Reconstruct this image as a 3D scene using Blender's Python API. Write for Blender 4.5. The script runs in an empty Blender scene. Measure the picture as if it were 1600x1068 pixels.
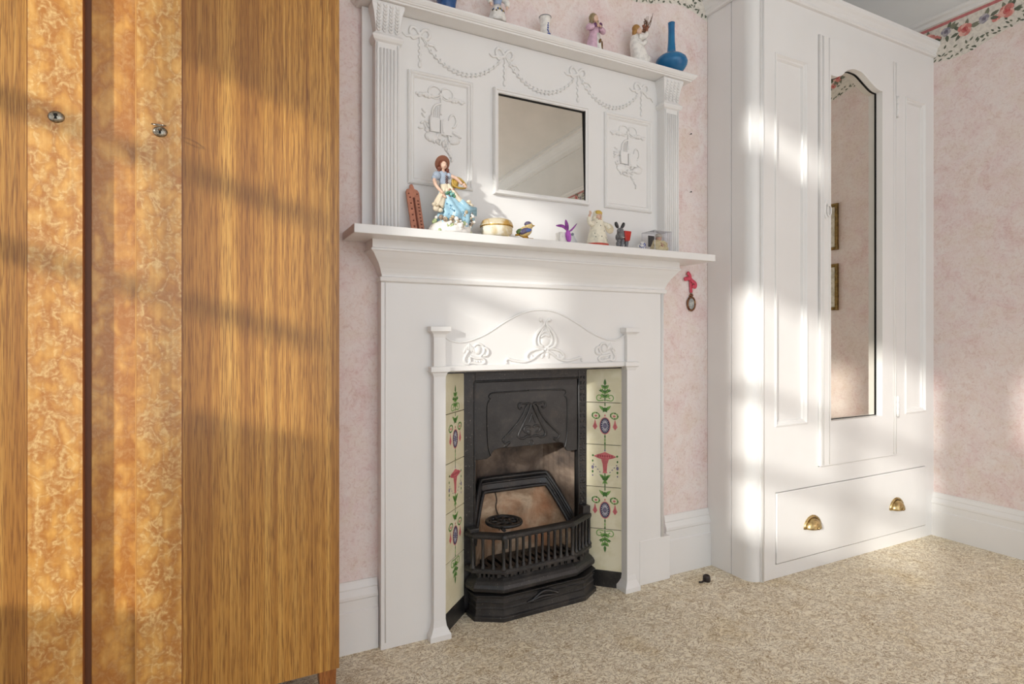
import bpy, bmesh, math, random
from mathutils import Vector, Matrix, Euler
random.seed(7)
S = bpy.context.scene
COL = S.collection
PI = math.pi

# ------------------------------------------------------------------ camera, world, sun, exposure
cd = bpy.data.cameras.new('camera'); cam = bpy.data.objects.new('camera', cd); COL.objects.link(cam)
cd.sensor_width = 36.0; cd.lens = 900/1600*36; cd.shift_y = -9/1600; cd.clip_start = 0.02
cam.location = (0, 0, 0.93); cam.rotation_euler = (PI/2, 0, -math.atan(460/900))
S.camera = cam

w = bpy.data.worlds.new('sky'); S.world = w; w.use_nodes = True
bg = w.node_tree.nodes['Background']; bg.inputs[0].default_value = (0.86, 0.94, 1.02, 1); bg.inputs[1].default_value = 1.82

sd = bpy.data.lights.new('sun', 'SUN'); sun = bpy.data.objects.new('sun', sd); COL.objects.link(sun)
sd.energy = 3.9; sd.angle = 0.03; sd.color = (1.0, 0.96, 0.89)
sun.location = (-4, -2, 4)
sun.rotation_euler = Vector((1.9, 1.0, -0.6)).to_track_quat('-Z', 'Y').to_euler()

S.view_settings.view_transform = 'Standard'; S.view_settings.look = 'None'
S.view_settings.gamma = 1.0; S.view_settings.use_curve_mapping = False
S.view_settings.exposure = 0.0
S.cycles.use_denoising = True
S.cycles.max_bounces = 10; S.cycles.diffuse_bounces = 6; S.cycles.transparent_max_bounces = 12
S.cycles.sample_clamp_indirect = 6.0

# ------------------------------------------------------------------ helpers: materials
def lin(c):
    return tuple(((v/255)/12.92 if v/255 <= .04045 else ((v/255+.055)/1.055)**2.4) for v in c) + (1.0,)
def mat(name, col=(200, 200, 200), rough=.5, metal=0.0, spec=.5, coat=0.0):
    m = bpy.data.materials.new(name); m.use_nodes = True
    b = m.node_tree.nodes['Principled BSDF']
    b.inputs['Base Color'].default_value = lin(col); b.inputs['Roughness'].default_value = rough
    b.inputs['Metallic'].default_value = metal; b.inputs['Specular IOR Level'].default_value = spec
    b.inputs['Coat Weight'].default_value = coat; b.inputs['Coat Roughness'].default_value = .08
    return m
class NT:
    def __init__(s, m): s.m = m; s.t = m.node_tree; s.n = s.t.nodes; s.l = s.t.links; s.b = s.n['Principled BSDF']
    def coords(s, scale=(1, 1, 1), loc=(0, 0, 0), src='Object'):
        tc = s.n.new('ShaderNodeTexCoord'); mp = s.n.new('ShaderNodeMapping')
        mp.inputs['Scale'].default_value = scale; mp.inputs['Location'].default_value = loc
        s.l.new(tc.outputs[src], mp.inputs[0]); return mp.outputs[0]
    def noise(s, vec, scale, detail=4, rough=.55, dist=0):
        n = s.n.new('ShaderNodeTexNoise'); n.inputs['Scale'].default_value = scale; n.inputs['Detail'].default_value = detail
        n.inputs['Roughness'].default_value = rough; n.inputs['Distortion'].default_value = dist
        s.l.new(vec, n.inputs['Vector']); return n.outputs['Fac']
    def ramp(s, fac, stops, interp='LINEAR'):
        r = s.n.new('ShaderNodeValToRGB'); r.color_ramp.interpolation = interp
        e = r.color_ramp.elements
        while len(e) > 1: e.remove(e[-1])
        e[0].position = stops[0][0]; e[0].color = stops[0][1] if len(stops[0][1]) == 4 else lin(stops[0][1])
        for p, c in stops[1:]:
            k = e.new(p); k.color = c if len(c) == 4 else lin(c)
        s.l.new(fac, r.inputs[0]); return r.outputs[0]
    def mix(s, fac, a, b, mode='MIX'):
        x = s.n.new('ShaderNodeMix'); x.data_type = 'RGBA'; x.blend_type = mode
        if isinstance(fac, (int, float)): x.inputs[0].default_value = fac
        else: s.l.new(fac, x.inputs[0])
        for i, v in ((6, a), (7, b)):
            if isinstance(v, tuple): x.inputs[i].default_value = v if len(v) == 4 else lin(v)
            else: s.l.new(v, x.inputs[i])
        return x.outputs[2]
    def math(s, op, a, b=0.0):
        x = s.n.new('ShaderNodeMath'); x.operation = op
        for i, v in ((0, a), (1, b)):
            if isinstance(v, (int, float)): x.inputs[i].default_value = v
            else: s.l.new(v, x.inputs[i])
        return x.outputs[0]
    def color(s, c): s.l.new(c, s.b.inputs['Base Color'])
    def rough(s, c): s.l.new(c, s.b.inputs['Roughness'])
    def bump(s, h, strength=.2, dist=.01):
        b = s.n.new('ShaderNodeBump'); b.inputs['Strength'].default_value = strength; b.inputs['Distance'].default_value = dist
        s.l.new(h, b.inputs['Height']); s.l.new(b.outputs[0], s.b.inputs['Normal'])
G4 = lambda v: (v, v, v, 1.0)

def m_paint(name, col, rough=.38):
    m = mat(name, col, rough); t = NT(m); v = t.coords()
    n = t.noise(v, 3.0, 3); c2 = tuple(max(0, k-5) for k in col)
    t.color(t.ramp(n, [(.3, c2), (.7, col)])); t.bump(t.noise(v, 140, 2), .05, .002); return m
WHITE = m_paint('white_gloss_paint', (233, 231, 229), .34)
WALLW = m_paint('white_wall_paint', (231, 229, 226), .7)
CEIL = m_paint('ceiling_paint', (232, 230, 227), .85)

def m_paper():
    m = mat('pink_wallpaper', (220, 195, 190), .75); t = NT(m); v = t.coords()
    a = t.noise(v, 7.0, 6, .62, .6); b = t.noise(t.coords(loc=(3, 1, 7)), 11.0, 5, .6, .8); f = t.noise(v, 50, 6, .72, 1.8)
    c = t.ramp(a, [(.34, (214, 180, 179)), (.45, (226, 208, 205)), (.55, (230, 219, 213)), (.66, (221, 200, 190))])
    c2 = t.ramp(b, [(.35, (233, 223, 220)), (.5, (231, 210, 206)), (.66, (221, 200, 184))])
    c = t.mix(.45, c, c2)
    c = t.mix(t.ramp(f, [(.42, G4(.0)), (.62, G4(.42))]), c, (238, 229, 225))
    c = t.mix(t.ramp(f, [(.34, G4(.42)), (.47, G4(0))]), c, (200, 168, 160))
    t.color(c); t.bump(f, .12, .004); return m
PAPER = m_paper()

def m_floor():
    m = mat('beige_marbled_carpet', (205, 185, 150), .8, spec=.2); t = NT(m); v = t.coords()
    a = t.noise(v, 5.0, 4, .6, .3); f = t.noise(v, 34, 6, .75, 2.0); g = t.noise(t.coords((1, 1.5, 1), (5, 2, 0)), 21, 6, .72, 2.6)
    c = t.ramp(a, [(.3, (235, 223, 198)), (.5, (244, 235, 214)), (.7, (234, 220, 190))])
    c = t.mix(t.ramp(f, [(.40, G4(.48)), (.50, G4(0))]), c, (172, 142, 98))
    c = t.mix(t.ramp(f, [(.54, G4(0)), (.66, G4(.6))]), c, (246, 239, 224))
    c = t.mix(t.ramp(g, [(.472, G4(0)), (.492, G4(.9)), (.508, G4(.9)), (.528, G4(0))]), c, (128, 96, 56))
    t.color(c); t.bump(f, .3, .006); return m
FLOOR = m_floor()

def m_figured(name, k, tone=0):
    m = mat(name, (205, 150, 80), .3, coat=.25); t = NT(m)
    v = t.coords((1.0, .3, .62)); nz = t.n.new('ShaderNodeTexNoise'); nz.inputs['Scale'].default_value = 26; nz.inputs['Detail'].default_value = 4
    t.l.new(v, nz.inputs['Vector'])
    dv = t.n.new('ShaderNodeVectorMath'); dv.operation = 'SCALE'; dv.inputs['Scale'].default_value = .085; t.l.new(nz.outputs['Color'], dv.inputs[0])
    av = t.n.new('ShaderNodeVectorMath'); t.l.new(v, av.inputs[0]); t.l.new(dv.outputs[0], av.inputs[1])
    def vor(sc, feat):
        x = t.n.new('ShaderNodeTexVoronoi'); x.feature = feat; x.inputs['Scale'].default_value = sc; t.l.new(av.outputs[0], x.inputs['Vector']); return x.outputs['Distance']
    e1 = vor(31, 'DISTANCE_TO_EDGE'); e2 = vor(70, 'DISTANCE_TO_EDGE'); d1 = vor(31, 'F1')
    d = t.noise(v, 9, 4, .6, .8); f = t.noise(t.coords((1, 1, 1.3)), 42, 4, .6, 1.5)
    base = t.ramp(t.math('ADD', t.math('MULTIPLY', d1, .75), t.math('MULTIPLY', d, .5)), [(.25, (226, 174, 98)), (.5, (208, 150, 72)), (.75, (178, 114, 48))])
    gate = t.ramp(f, [(.40, G4(.15*k)), (.60, G4(k))])
    line = t.ramp(e1, [(0, G4(.62)), (.05, G4(.42)), (.14, G4(.1)), (.3, G4(0))])
    c = t.mix(t.math('MULTIPLY', line, gate), base, (244, 214, 150))
    l2 = t.ramp(e2, [(0, G4(.16)), (.15, G4(0))])
    c = t.mix(t.math('MULTIPLY', l2, gate), c, (238, 200, 130))
    g = t.noise(t.coords((90, 90, 1.5)), 1.0, 4)
    c = t.mix(t.ramp(g, [(.35, G4(.3)), (.6, G4(0))]), c, (164, 104, 44))
    t.color(c); t.rough(t.ramp(d, [(.3, G4(.4)), (.7, G4(.28))])); return m
def m_teak(name, cols):
    m = mat(name, cols[1], .4, coat=.12); t = NT(m)
    a = t.noise(t.coords((95, 95, .35)), 1.0, 6, .65, .02); b = t.noise(t.coords((13, 13, .25), (2, 0, 1)), 1.0, 3, .5, .2)
    p = t.noise(t.coords((620, 620, 16)), 1.0, 2, .6)
    c = t.ramp(a, [(.3, cols[0]), (.48, cols[1]), (.68, cols[2])])
    c = t.mix(t.ramp(b, [(.42, G4(.6)), (.58, G4(0))]), c, cols[0])
    c = t.mix(t.ramp(p, [(.38, G4(.7)), (.52, G4(0))]), c, cols[3])
    t.color(c); t.bump(p, .08, .001); return m
FIG = m_figured('figured_veneer', 1.0); FIG2 = m_figured('faintly_figured_veneer', .4)
PLAINV = m_teak('plain_satin_veneer', [(190, 132, 62), (212, 158, 84), (226, 178, 106), (186, 126, 58)])
TEAK = m_teak('straight_grain_teak', [(140, 88, 36), (188, 134, 60), (218, 170, 90), (112, 66, 24)])
CARC = m_teak('carcass_wood', [(136, 78, 34), (168, 104, 50), (184, 122, 62), (110, 62, 28)])

def m_iron():
    m = mat('black_cast_iron', (34, 33, 34), .36, .35, .6); t = NT(m); v = t.coords()
    n = t.noise(v, 16, 5, .65); s = t.noise(v, 190, 3, .6)
    c = t.ramp(n, [(.3, (34, 33, 34)), (.55, (52, 50, 50)), (.75, (76, 69, 64))])
    c = t.mix(t.ramp(s, [(.66, G4(0)), (.72, G4(.6))]), c, (164, 156, 146))
    t.color(c); t.rough(t.ramp(n, [(.3, G4(.28)), (.7, G4(.5))])); t.bump(t.noise(v, 120, 3), .14, .003); return m
IRON = m_iron()
def m_sooty():
    m = mat('sooty_iron', (70, 58, 50), .62, .1, .4); t = NT(m); v = t.coords(); n = t.noise(v, 9, 5, .6, .4)
    t.color(t.ramp(n, [(.3, (60, 50, 45)), (.5, (104, 88, 76)), (.68, (146, 128, 112))])); t.bump(t.noise(v, 90, 3), .2, .003); return m
SOOT = m_sooty()
def m_clay():
    m = mat('burnt_fireclay', (150, 120, 95), .9, 0, .2); t = NT(m); v = t.coords(); n = t.noise(v, 9, 6, .65, .5); n2 = t.noise(t.coords(loc=(4, 2, 1)), 6, 3)
    c = t.ramp(n, [(.28, (92, 76, 64)), (.45, (160, 134, 110)), (.58, (200, 176, 150)), (.72, (136, 108, 88))])
    c = t.mix(t.ramp(n2, [(.5, G4(0)), (.68, G4(.6))]), c, (196, 134, 94))
    t.color(c); t.bump(t.noise(v, 60, 4), .5, .005); return m
CLAY = m_clay()
def m_mirror(name, col):
    m = mat(name, col, .015, 1.0); t = NT(m); n = t.noise(t.coords(), 9, 4)
    c2 = tuple(k-6 for k in col); t.color(t.ramp(n, [(.35, c2), (.65, col)])); return m
MIRROR = m_mirror('mirror_glass', (224, 219, 210))
AGED = m_mirror('aged_mirror_glass', (204, 198, 189))
def m_speck(name, c1, c2, scale, rough=.35, metal=0., lo=.45, hi=.6):
    m = mat(name, c1, rough, metal); t = NT(m); n = t.noise(t.coords(), scale, 4, .6, .4)
    t.color(t.ramp(n, [(lo, c1), (hi, c2)])); return m
def m_glass(name, tint=(1, 1, 1, 1), gl=.12):
    m = bpy.data.materials.new(name); m.use_nodes = True; nt = m.node_tree; nt.nodes.remove(nt.nodes['Principled BSDF'])
    o = nt.nodes['Material Output']; a = nt.nodes.new('ShaderNodeBsdfTransparent'); a.inputs[0].default_value = tint
    g = nt.nodes.new('ShaderNodeBsdfGlossy'); g.inputs['Roughness'].default_value = .03
    f = nt.nodes.new('ShaderNodeLayerWeight'); pw = nt.nodes.new('ShaderNodeMath'); pw.operation = 'POWER'; pw.inputs[1].default_value = 5.0
    ad = nt.nodes.new('ShaderNodeMath'); ad.operation = 'ADD'; ad.use_clamp = True; ad.inputs[1].default_value = gl * .5
    x = nt.nodes.new('ShaderNodeMixShader'); nt.links.new(f.outputs['Facing'], pw.inputs[0]); nt.links.new(pw.outputs[0], ad.inputs[0]); nt.links.new(ad.outputs[0], x.inputs[0])
    nt.links.new(a.outputs[0], x.inputs[1]); nt.links.new(g.outputs[0], x.inputs[2]); nt.links.new(x.outputs[0], o.inputs[0]); return m
GLASS = m_glass('window_glass', (.97, .98, .98, 1), .04)
BOXG = m_glass('clear_acrylic', (.97, .97, .985, 1), .10)
CRYS = m_glass('clear_crystal', (.86, .88, .9, 1), .2)
TILEM = m_speck('cream_glazed_tile', (221, 213, 182), (229, 222, 196), 14, .12)
BRASS = m_speck('aged_brass', (206, 182, 130), (160, 134, 90), 60, .3, .9)
NICKEL = m_speck('dull_nickel', (168, 160, 146), (120, 112, 100), 200, .3, 1.0)
GILT = m_speck('gilt', (206, 164, 66), (166, 122, 40), 90, .3, .8)
DARK = mat('dark_gap', (22, 20, 19), .8)
_flat = {}
def C(*c, rough=.4, coat=0.):
    k = (c, rough)
    if k not in _flat: _flat[k] = m_speck('colour_%d_%d_%d' % c, c, tuple(max(0, int(v*.93)) for v in c), 70, rough)
    return _flat[k]

# ------------------------------------------------------------------ helpers: geometry
class MB:
    def __init__(s): s.v = []; s.f = []; s.m = []; s.s = []
    def add(s, vs, fs, m=0, sm=False):
        o = len(s.v); s.v += [tuple(p) for p in vs]
        for f in fs: s.f.append([i+o for i in f]); s.m.append(m); s.s.append(sm)
        return s
    def box(s, x0, x1, y0, y1, z0, z1, m=0):
        vs = [(x, y, z) for x in (x0, x1) for y in (y0, y1) for z in (z0, z1)]
        return s.add(vs, [(0, 1, 3, 2), (4, 6, 7, 5), (0, 4, 5, 1), (2, 3, 7, 6), (0, 2, 6, 4), (1, 5, 7, 3)], m)
    def hexa(s, bot, top, m=0):
        n = len(bot)
        fs = [tuple(range(n-1, -1, -1)), tuple(range(n, 2*n))] + [(i, (i+1) % n, n+(i+1) % n, n+i) for i in range(n)]
        return s.add(list(bot)+list(top), fs, m)
    def prism_xz(s, pts, y0, y1, m=0):
        return s.hexa([(x, y0, z) for x, z in pts], [(x, y1, z) for x, z in pts], m)
    def prism_xy(s, pts, z0, z1, m=0):
        return s.hexa([(x, y, z0) for x, y in pts], [(x, y, z1) for x, y in pts], m)
    def loft(s, rings, m=0, closed=True, caps=True, sm=True):
        n = len(rings[0]); vs = [p for r in rings for p in r]; fs = []
        for i in range(len(rings)-1):
            for j in range(n if closed else n-1):
                k = (j+1) % n; fs.append((i*n+j, i*n+k, (i+1)*n+k, (i+1)*n+j))
        o = len(s.v); s.add(vs, fs, m, sm)
        if caps and closed:
            s.f.append([o+i for i in range(n-1, -1, -1)]); s.m.append(m); s.s.append(False)
            s.f.append([o+(len(rings)-1)*n+i for i in range(n)]); s.m.append(m); s.s.append(False)
        return s
    def lathe(s, c, prof, n=20, m=0, sx=1, sy=1, mat3=None):
        rings = []
        for r, z in prof:
            ring = []
            for i in range(n):
                a = 2*PI*i/n; p = Vector((r*math.cos(a)*sx, r*math.sin(a)*sy, z))
                if mat3: p = mat3 @ p
                ring.append((c[0]+p.x, c[1]+p.y, c[2]+p.z))
            rings.append(ring)
        return s.loft(rings, m)
    def ball(s, c, r, m=0, n=12, k=8, rot=None):
        if not isinstance(r, tuple): r = (r, r, r)
        prof = [(max(.02, math.sin(PI*i/k)), -math.cos(PI*i/k)) for i in range(k+1)]
        R = (rot.to_matrix() if rot else Matrix.Identity(3)) @ Matrix.Diagonal(r)
        return s.lathe(c, prof, n, m, mat3=R)
    def tube(s, pts, r, n=7, m=0, closed=False, flat=1.0, flatdir=None):
        P = [Vector(p) for p in pts]; N = len(P); rr = r if isinstance(r, (list, tuple)) else [r]*N
        rings = []; up = None
        for i in range(N):
            t = (P[(i+1) % N]-P[i-1]) if closed else (P[min(i+1, N-1)]-P[max(i-1, 0)])
            t = t.normalized() if t.length > 1e-9 else Vector((0, 0, 1))
            if flatdir is not None: up = Vector(flatdir)
            elif up is None: up = Vector((0, 0, 1)) if abs(t.z) < .9 else Vector((0, 1, 0))
            a = t.cross(up); a = a.normalized() if a.length > 1e-6 else Vector((1, 0, 0)); b = a.cross(t).normalized(); up = b if flatdir is None else up
            rings.append([tuple(P[i]+(a*math.cos(2*PI*j/n)+b*flat*math.sin(2*PI*j/n))*rr[i]) for j in range(n)])
        if closed: rings.append(rings[0]); return s.loft(rings, m, caps=False)
        return s.loft(rings, m)
    def sweep_rect(s, x0, x1, z0, z1, prof, m=0):
        # mitred rectangular frame in the XZ plane; prof = [(inset from the outer edge, y)]
        rings = [[(x0+d, y, z0+d), (x1-d, y, z0+d), (x1-d, y, z1-d), (x0+d, y, z1-d)] for d, y in prof]
        return s.loft(rings, m, caps=False, sm=False)
    def build(s, name, mats, parent=None, kind=None, label=None, bevel=0, smooth_all=False):
        me = bpy.data.meshes.new(name); L = Vector(parent['_w']) if parent is not None else Vector((0, 0, 0))
        me.from_pydata([tuple(Vector(p)-L) for p in s.v], [], s.f)
        for mm in (mats if isinstance(mats, (list, tuple)) else [mats]): me.materials.append(mm)
        me.polygons.foreach_set('material_index', s.m); me.polygons.foreach_set('use_smooth', [x or smooth_all for x in s.s])
        b = bmesh.new(); b.from_mesh(me); bmesh.ops.recalc_face_normals(b, faces=b.faces); b.to_mesh(me); b.free()
        o = bpy.data.objects.new(name, me); COL.objects.link(o)
        o['_w'] = tuple(L)
        if parent is not None: o.parent = parent
        if kind: o['kind'] = kind
        if label: o['label'] = label
        if bevel:
            bv = o.modifiers.new('bevel', 'BEVEL'); bv.width = bevel; bv.segments = 2; bv.limit_method = 'ANGLE'; bv.harden_normals = False
        return o
def thing(name, label, cat, loc, group=None):
    o = bpy.data.objects.new(name, None); COL.objects.link(o); o.location = loc; o['_w'] = tuple(loc)
    o.empty_display_size = .05; o['label'] = label; o['category'] = cat
    if group: o['group'] = group
    return o
def tag(o, label, cat, group=None):
    o['label'] = label; o['category'] = cat
    if group: o['group'] = group
    return o
def cr(pts, k=6, closed=False):
    P = [Vector(p) for p in pts]; N = len(P); out = []
    for i in range(N if closed else N-1):
        g = (lambda j: P[j % N]) if closed else (lambda j: P[max(0, min(N-1, j))])
        a, b, c, d = g(i-1), g(i), g(i+1), g(i+2)
        for q in range(k):
            t = q/k; out.append(.5*((2*b)+(c-a)*t+(2*a-5*b+4*c-d)*t*t+(3*b-a-3*c+d)*t**3))
    if not closed: out.append(P[-1])
    return [tuple(p) for p in out]
def rel(b, pts, r, Y, m=0, k=5, closed=False, taper=False, n=8):
    r *= 1.2; Y -= .0012
    # raised line of moulding on a wall plane y = Y, pts in (x, z)
    q = cr([(x, Y, z) for x, z in pts], k, closed)
    rr = [r]*len(q)
    if taper: rr = [r*(.35+.65*math.sin(PI*min(1, (i+.5)/len(q)))) for i in range(len(q))]
    b.tube(q, rr, n, m, closed)
def mirx(pts, cx): return [(2*cx-x, z) for x, z in pts]
def spiral(cx, cz, r0, r1, a0, a1, n=10):
    return [(cx+(r0+(r1-r0)*i/n)*math.cos(a0+(a1-a0)*i/n), cz+(r0+(r1-r0)*i/n)*math.sin(a0+(a1-a0)*i/n)) for i in range(n+1)]

# ------------------------------------------------------------------ room shell
HC = 2.93
MB().box(-1.5, 3.3, -3.2, 2.4, -.1, 0).build('floor', FLOOR, kind='structure')
MB().box(-1.5, 3.3, -3.2, 2.4, HC, HC+.1).build('ceiling', CEIL, kind='structure')
# fireplace wall: chimney breast with an alcove on either side; a hole for the grate
b = MB()
b.box(.29, .66, 1.735, 2.2, 0, 2.42); b.box(1.32, 1.785, 1.735, 2.2, 0, 2.42); b.box(.66, 1.32, 1.735, 2.2, .86, 2.42)
b.box(.66, 1.32, 2.08, 2.2, 0, .86); b.box(-1.5, .29, 2.1, 2.2, 0, 2.42); b.box(1.785, 3.3, 2.1, 2.2, 0, 2.42)
b.box(.29, 1.785, 1.735, 2.2, 2.42, HC, 1); b.box(-1.5, .29, 2.1, 2.2, 2.42, HC, 1); b.box(1.785, 3.3, 2.1, 2.2, 2.42, HC, 1)
wall_back = b.build('wall_back', [PAPER, WALLW], kind='structure')
b = MB(); b.box(3.0, 3.1, -3.2, 2.1, 0, 2.42); b.box(3.0, 3.1, -3.2, 2.1, 2.42, HC, 1)
wall_right = b.build('wall_right', [PAPER, WALLW], kind='structure')
# left wall with the window openings for the sun, and one added for fill
b = MB()
def lw(y0, y1, z0, z1): b.box(-1.3, -1.2, y0, y1, z0, z1, 0 if z1 <= 2.42 else 1)
OPEN = [(.884, 1.34, .64, 2.36), (.70, .90, 1.12, 1.95), (.46, .70, 1.12, 2.10), (-.74, .02, 1.12, 2.08), (-1.60, -1.05, 1.80, 2.12), (-.32, -.04, 2.60, 2.76), (-3.1, -1.80, .55, 2.60)]  # sized by where sun patches land; the last is added for sky fill
ys = sorted({-3.2, 2.1} | {v for o in OPEN for v in o[:2]}); zs = sorted({0, HC, 2.42} | {v for o in OPEN for v in o[2:]})
for i in range(len(ys)-1):
    for j in range(len(zs)-1):
        ym, zm = (ys[i]+ys[i+1])/2, (zs[j]+zs[j+1])/2
        if not any(o[0] < ym < o[1] and o[2] < zm < o[3] for o in OPEN): lw(ys[i], ys[i+1], zs[j], zs[j+1])
b.build('wall_left', [WALLW, WALLW], kind='structure')
for n, (y0, y1, z0, z1) in enumerate(OPEN):
    f = MB(); X0, X1 = -1.27, -1.23; t = .016
    f.box(X0, X1, y0, y0+t, z0, z1); f.box(X0, X1, y1-t, y1, z0, z1); f.box(X0, X1, y0+t, y1-t, z0, z0+t); f.box(X0, X1, y0+t, y1-t, z1-t, z1)
    if n < 4:
        for zb in (1.38, 1.68): f.box(X0, X1, y0+t, y1-t, zb-.022, zb+.022)
    if n == 3: f.box(X0, X1, -.42, -.37, z0+t, z1-t)
    wo = f.build('window_%d' % (n+1), WHITE, kind='structure')
    MB().box(-1.252, -1.248, y0+t, y1-t, z0+t, z1-t).build('pane', GLASS, wo)

# skirting boards (profile: depth from the wall, height)
def skirt(name, p0, p1, nrm, h, d=.02):
    prof = [(d, 0), (d, h*.58), (d*.78, h*.60), (d*.78, h*.74), (d*.95, h*.76), (d*.95, h*.80), (d*.5, h*.88), (d*.55, h*.90), (d*.3, h*.97), (d*.25, h), (0, h)]
    b = MB(); A = Vector(p0); B = Vector(p1); N = Vector(nrm)
    b.loft([[tuple(A+N*u+Vector((0, 0, z))) for u, z in prof+[(0, 0)]], [tuple(B+N*u+Vector((0, 0, z))) for u, z in prof+[(0, 0)]]], sm=False)
    return b.build(name, WHITE, kind='structure')
skirt('baseboard_back', (.29, 1.735, 0), (.428, 1.735, 0), (0, -1, 0), .206)
skirt('baseboard_back', (1.55, 1.735, 0), (1.785, 1.735, 0), (0, -1, 0), .230)
skirt('baseboard_right', (3.0, -3.2, 0), (3.0, 1.512, 0), (-1, 0, 0), .200)
# picture rail and ceiling cornice
def rail(name, p0, p1, nrm, prof):
    b = MB(); A = Vector(p0); B = Vector(p1); N = Vector(nrm)
    b.loft([[tuple(P+N*u+Vector((0, 0, z))) for u, z in prof] for P in (A, B)], sm=False); return b.build(name, WHITE, kind='structure')
PR = [(0, 0), (.008, 0), (.012, .008), (.012, .016), (.022, .022), (.026, .032), (.022, .04), (.01, .046), (0, .048)]
rail('trim_1', (3, -3.2, 2.388), (3, 2.1, 2.388), (-1, 0, 0), PR)
rail('trim_2', (.29, 1.735, 2.388), (1.785, 1.735, 2.388), (0, -1, 0), PR)
CO = [(0, 0), (.012, 0), (.012, .02), (.03, .03), (.04, .06), (.075, .095), (.08, .11), (.10, .115), (.10, .14), (0, .14)]
rail('trim_3', (3, -3.2, HC-.14), (3, 2.1, HC-.14), (-1, 0, 0), CO)
rail('trim_4', (-1.2, 1.735, HC-.14), (3, 1.735, HC-.14), (0, -1, 0), CO)

# floral border of the wallpaper, printed flat just over the paper
BCOL = [C(226, 219, 208, rough=.7), C(196, 118, 118, rough=.7), C(126, 128, 110, rough=.7), C(98, 104, 88, rough=.7), C(214, 134, 126, rough=.7), C(196, 84, 84, rough=.7), C(150, 146, 160, rough=.7), C(112, 104, 118, rough=.7), C(232, 180, 168, rough=.7), C(186, 180, 186, rough=.7)]
def border(name, parent, u0, u1, to3, seed):
    rnd = random.Random(seed); b = MB(); per = .46
    low = lambda u: 2.222 + .022*math.cos(2*PI*(u-1.18)/per)
    N = int((u1-u0)/.02); us = [u0+(u1-u0)*i/N for i in range(N+1)]
    lay = [.0004]
    def poly(pts, m):
        lay[0] += .0000004
        b.add([to3(u, z, .0006+lay[0]) for u, z in pts], [tuple(range(len(pts)))], m)
    for i in range(N):
        b.add([to3(us[i], low(us[i]), .0004), to3(us[i+1], low(us[i+1]), .0004), to3(us[i+1], 2.388, .0004), to3(us[i], 2.388, .0004)], [(0, 1, 2, 3)], 0)
    poly([(u0, 2.370), (u1, 2.370), (u1, 2.384), (u0, 2.384)], 1)
    def leaf(u, z, l, wd, a, m):
        ca, sa = math.cos(a), math.sin(a)
        q = [(-.5, 0), (-.2, .5), (.15, .42), (.5, 0), (.15, -.42), (-.2, -.5)]
        poly([(u+l*x*ca-wd*y*sa, z+l*x*sa+wd*y*ca) for x, y in q], m)
    def rose(u, z, r, cs):
        for k in range(6):
            a = k*PI/3+rnd.random(); cx, cz = u+r*.5*math.cos(a), z+r*.5*math.sin(a); rr = r*(.5+.15*rnd.random())
            poly([(cx+rr*math.cos(2*PI*j/9), cz+rr*math.sin(2*PI*j/9)*.9) for j in range(9)], cs[k % 2])
        poly([(u+r*.45*math.cos(2*PI*j/9), z+r*.45*math.sin(2*PI*j/9)) for j in range(9)], cs[2])
        for k in range(4):
            a = rnd.random()*6.28; leaf(u+r*.28*math.cos(a), z+r*.28*math.sin(a), r*.5, r*.12, a+1.4, cs[0])
    u = u0
    while u < u1:
        zc = low(u)
        for k in range(2):
            leaf(u+rnd.uniform(-.008, .008), zc+rnd.uniform(.004, .034), rnd.uniform(.014, .022), .007, rnd.uniform(.2, 1.1)*rnd.choice((1, 1, -1)), rnd.choice((2, 3, 3)))
        if rnd.random() < .5: leaf(u, zc+rnd.uniform(.035, .07), .02, .009, rnd.uniform(0, 3), rnd.choice((2, 3)))
        u += .021
    u = u0+.03; k = 0
    while u < u1:
        z = 2.325+rnd.uniform(-.02, .022)
        for q in range(6):
            a = rnd.random()*6.28; leaf(u+.042*math.cos(a), z+.03*math.sin(a), .034, .015, a, rnd.choice((2, 2, 3)))
        if k % 2 == 0: rose(u, z, .029, (4, 8, 5))
        else: rose(u, z+.004, .02, (6, 9, 7))
        if k % 3 == 0: rose(u+.038, z-.012, .016, (8, 4, 5))
        u += rnd.uniform(.062, .085); k += 1
    return b.build(name, BCOL, parent)
border('wallpaper_border', wall_right, -3.2, 2.1, lambda u, z, e: (3.0-e, u, z), 3)
border('wallpaper_border', wall_back, .29, 1.785, lambda u, z, e: (u, 1.735-e, z), 5)

# ------------------------------------------------------------------ fireplace surround with mantel
CX = .975
fs = thing('fireplace', 'white painted fireplace with mantel shelf, floral tile cheeks and black iron grate', 'fireplace', (CX, 1.70, 0))
F = 1.695
b = MB()
b.box(.431, .634, F, 1.735, 0, 1.10); b.box(1.333, 1.517, F, 1.735, 0, 1.10); b.box(.634, 1.333, F, 1.735, .822, 1.10)
b.build('surround_panel', WHITE, fs)
MB().box(1.40, 1.548, F-.0015, 1.734, 0, .166).build('plinth', WHITE, fs, bevel=.002)
MB().tube([(1.508, F, .168), (1.508, F, 1.094)], .0065, 8).build('edge_bead', WHITE, fs)
MB().tube([(.444, F, .02), (.444, F, 1.094)], .002, 8).build('edge_bead', WHITE, fs)
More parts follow.
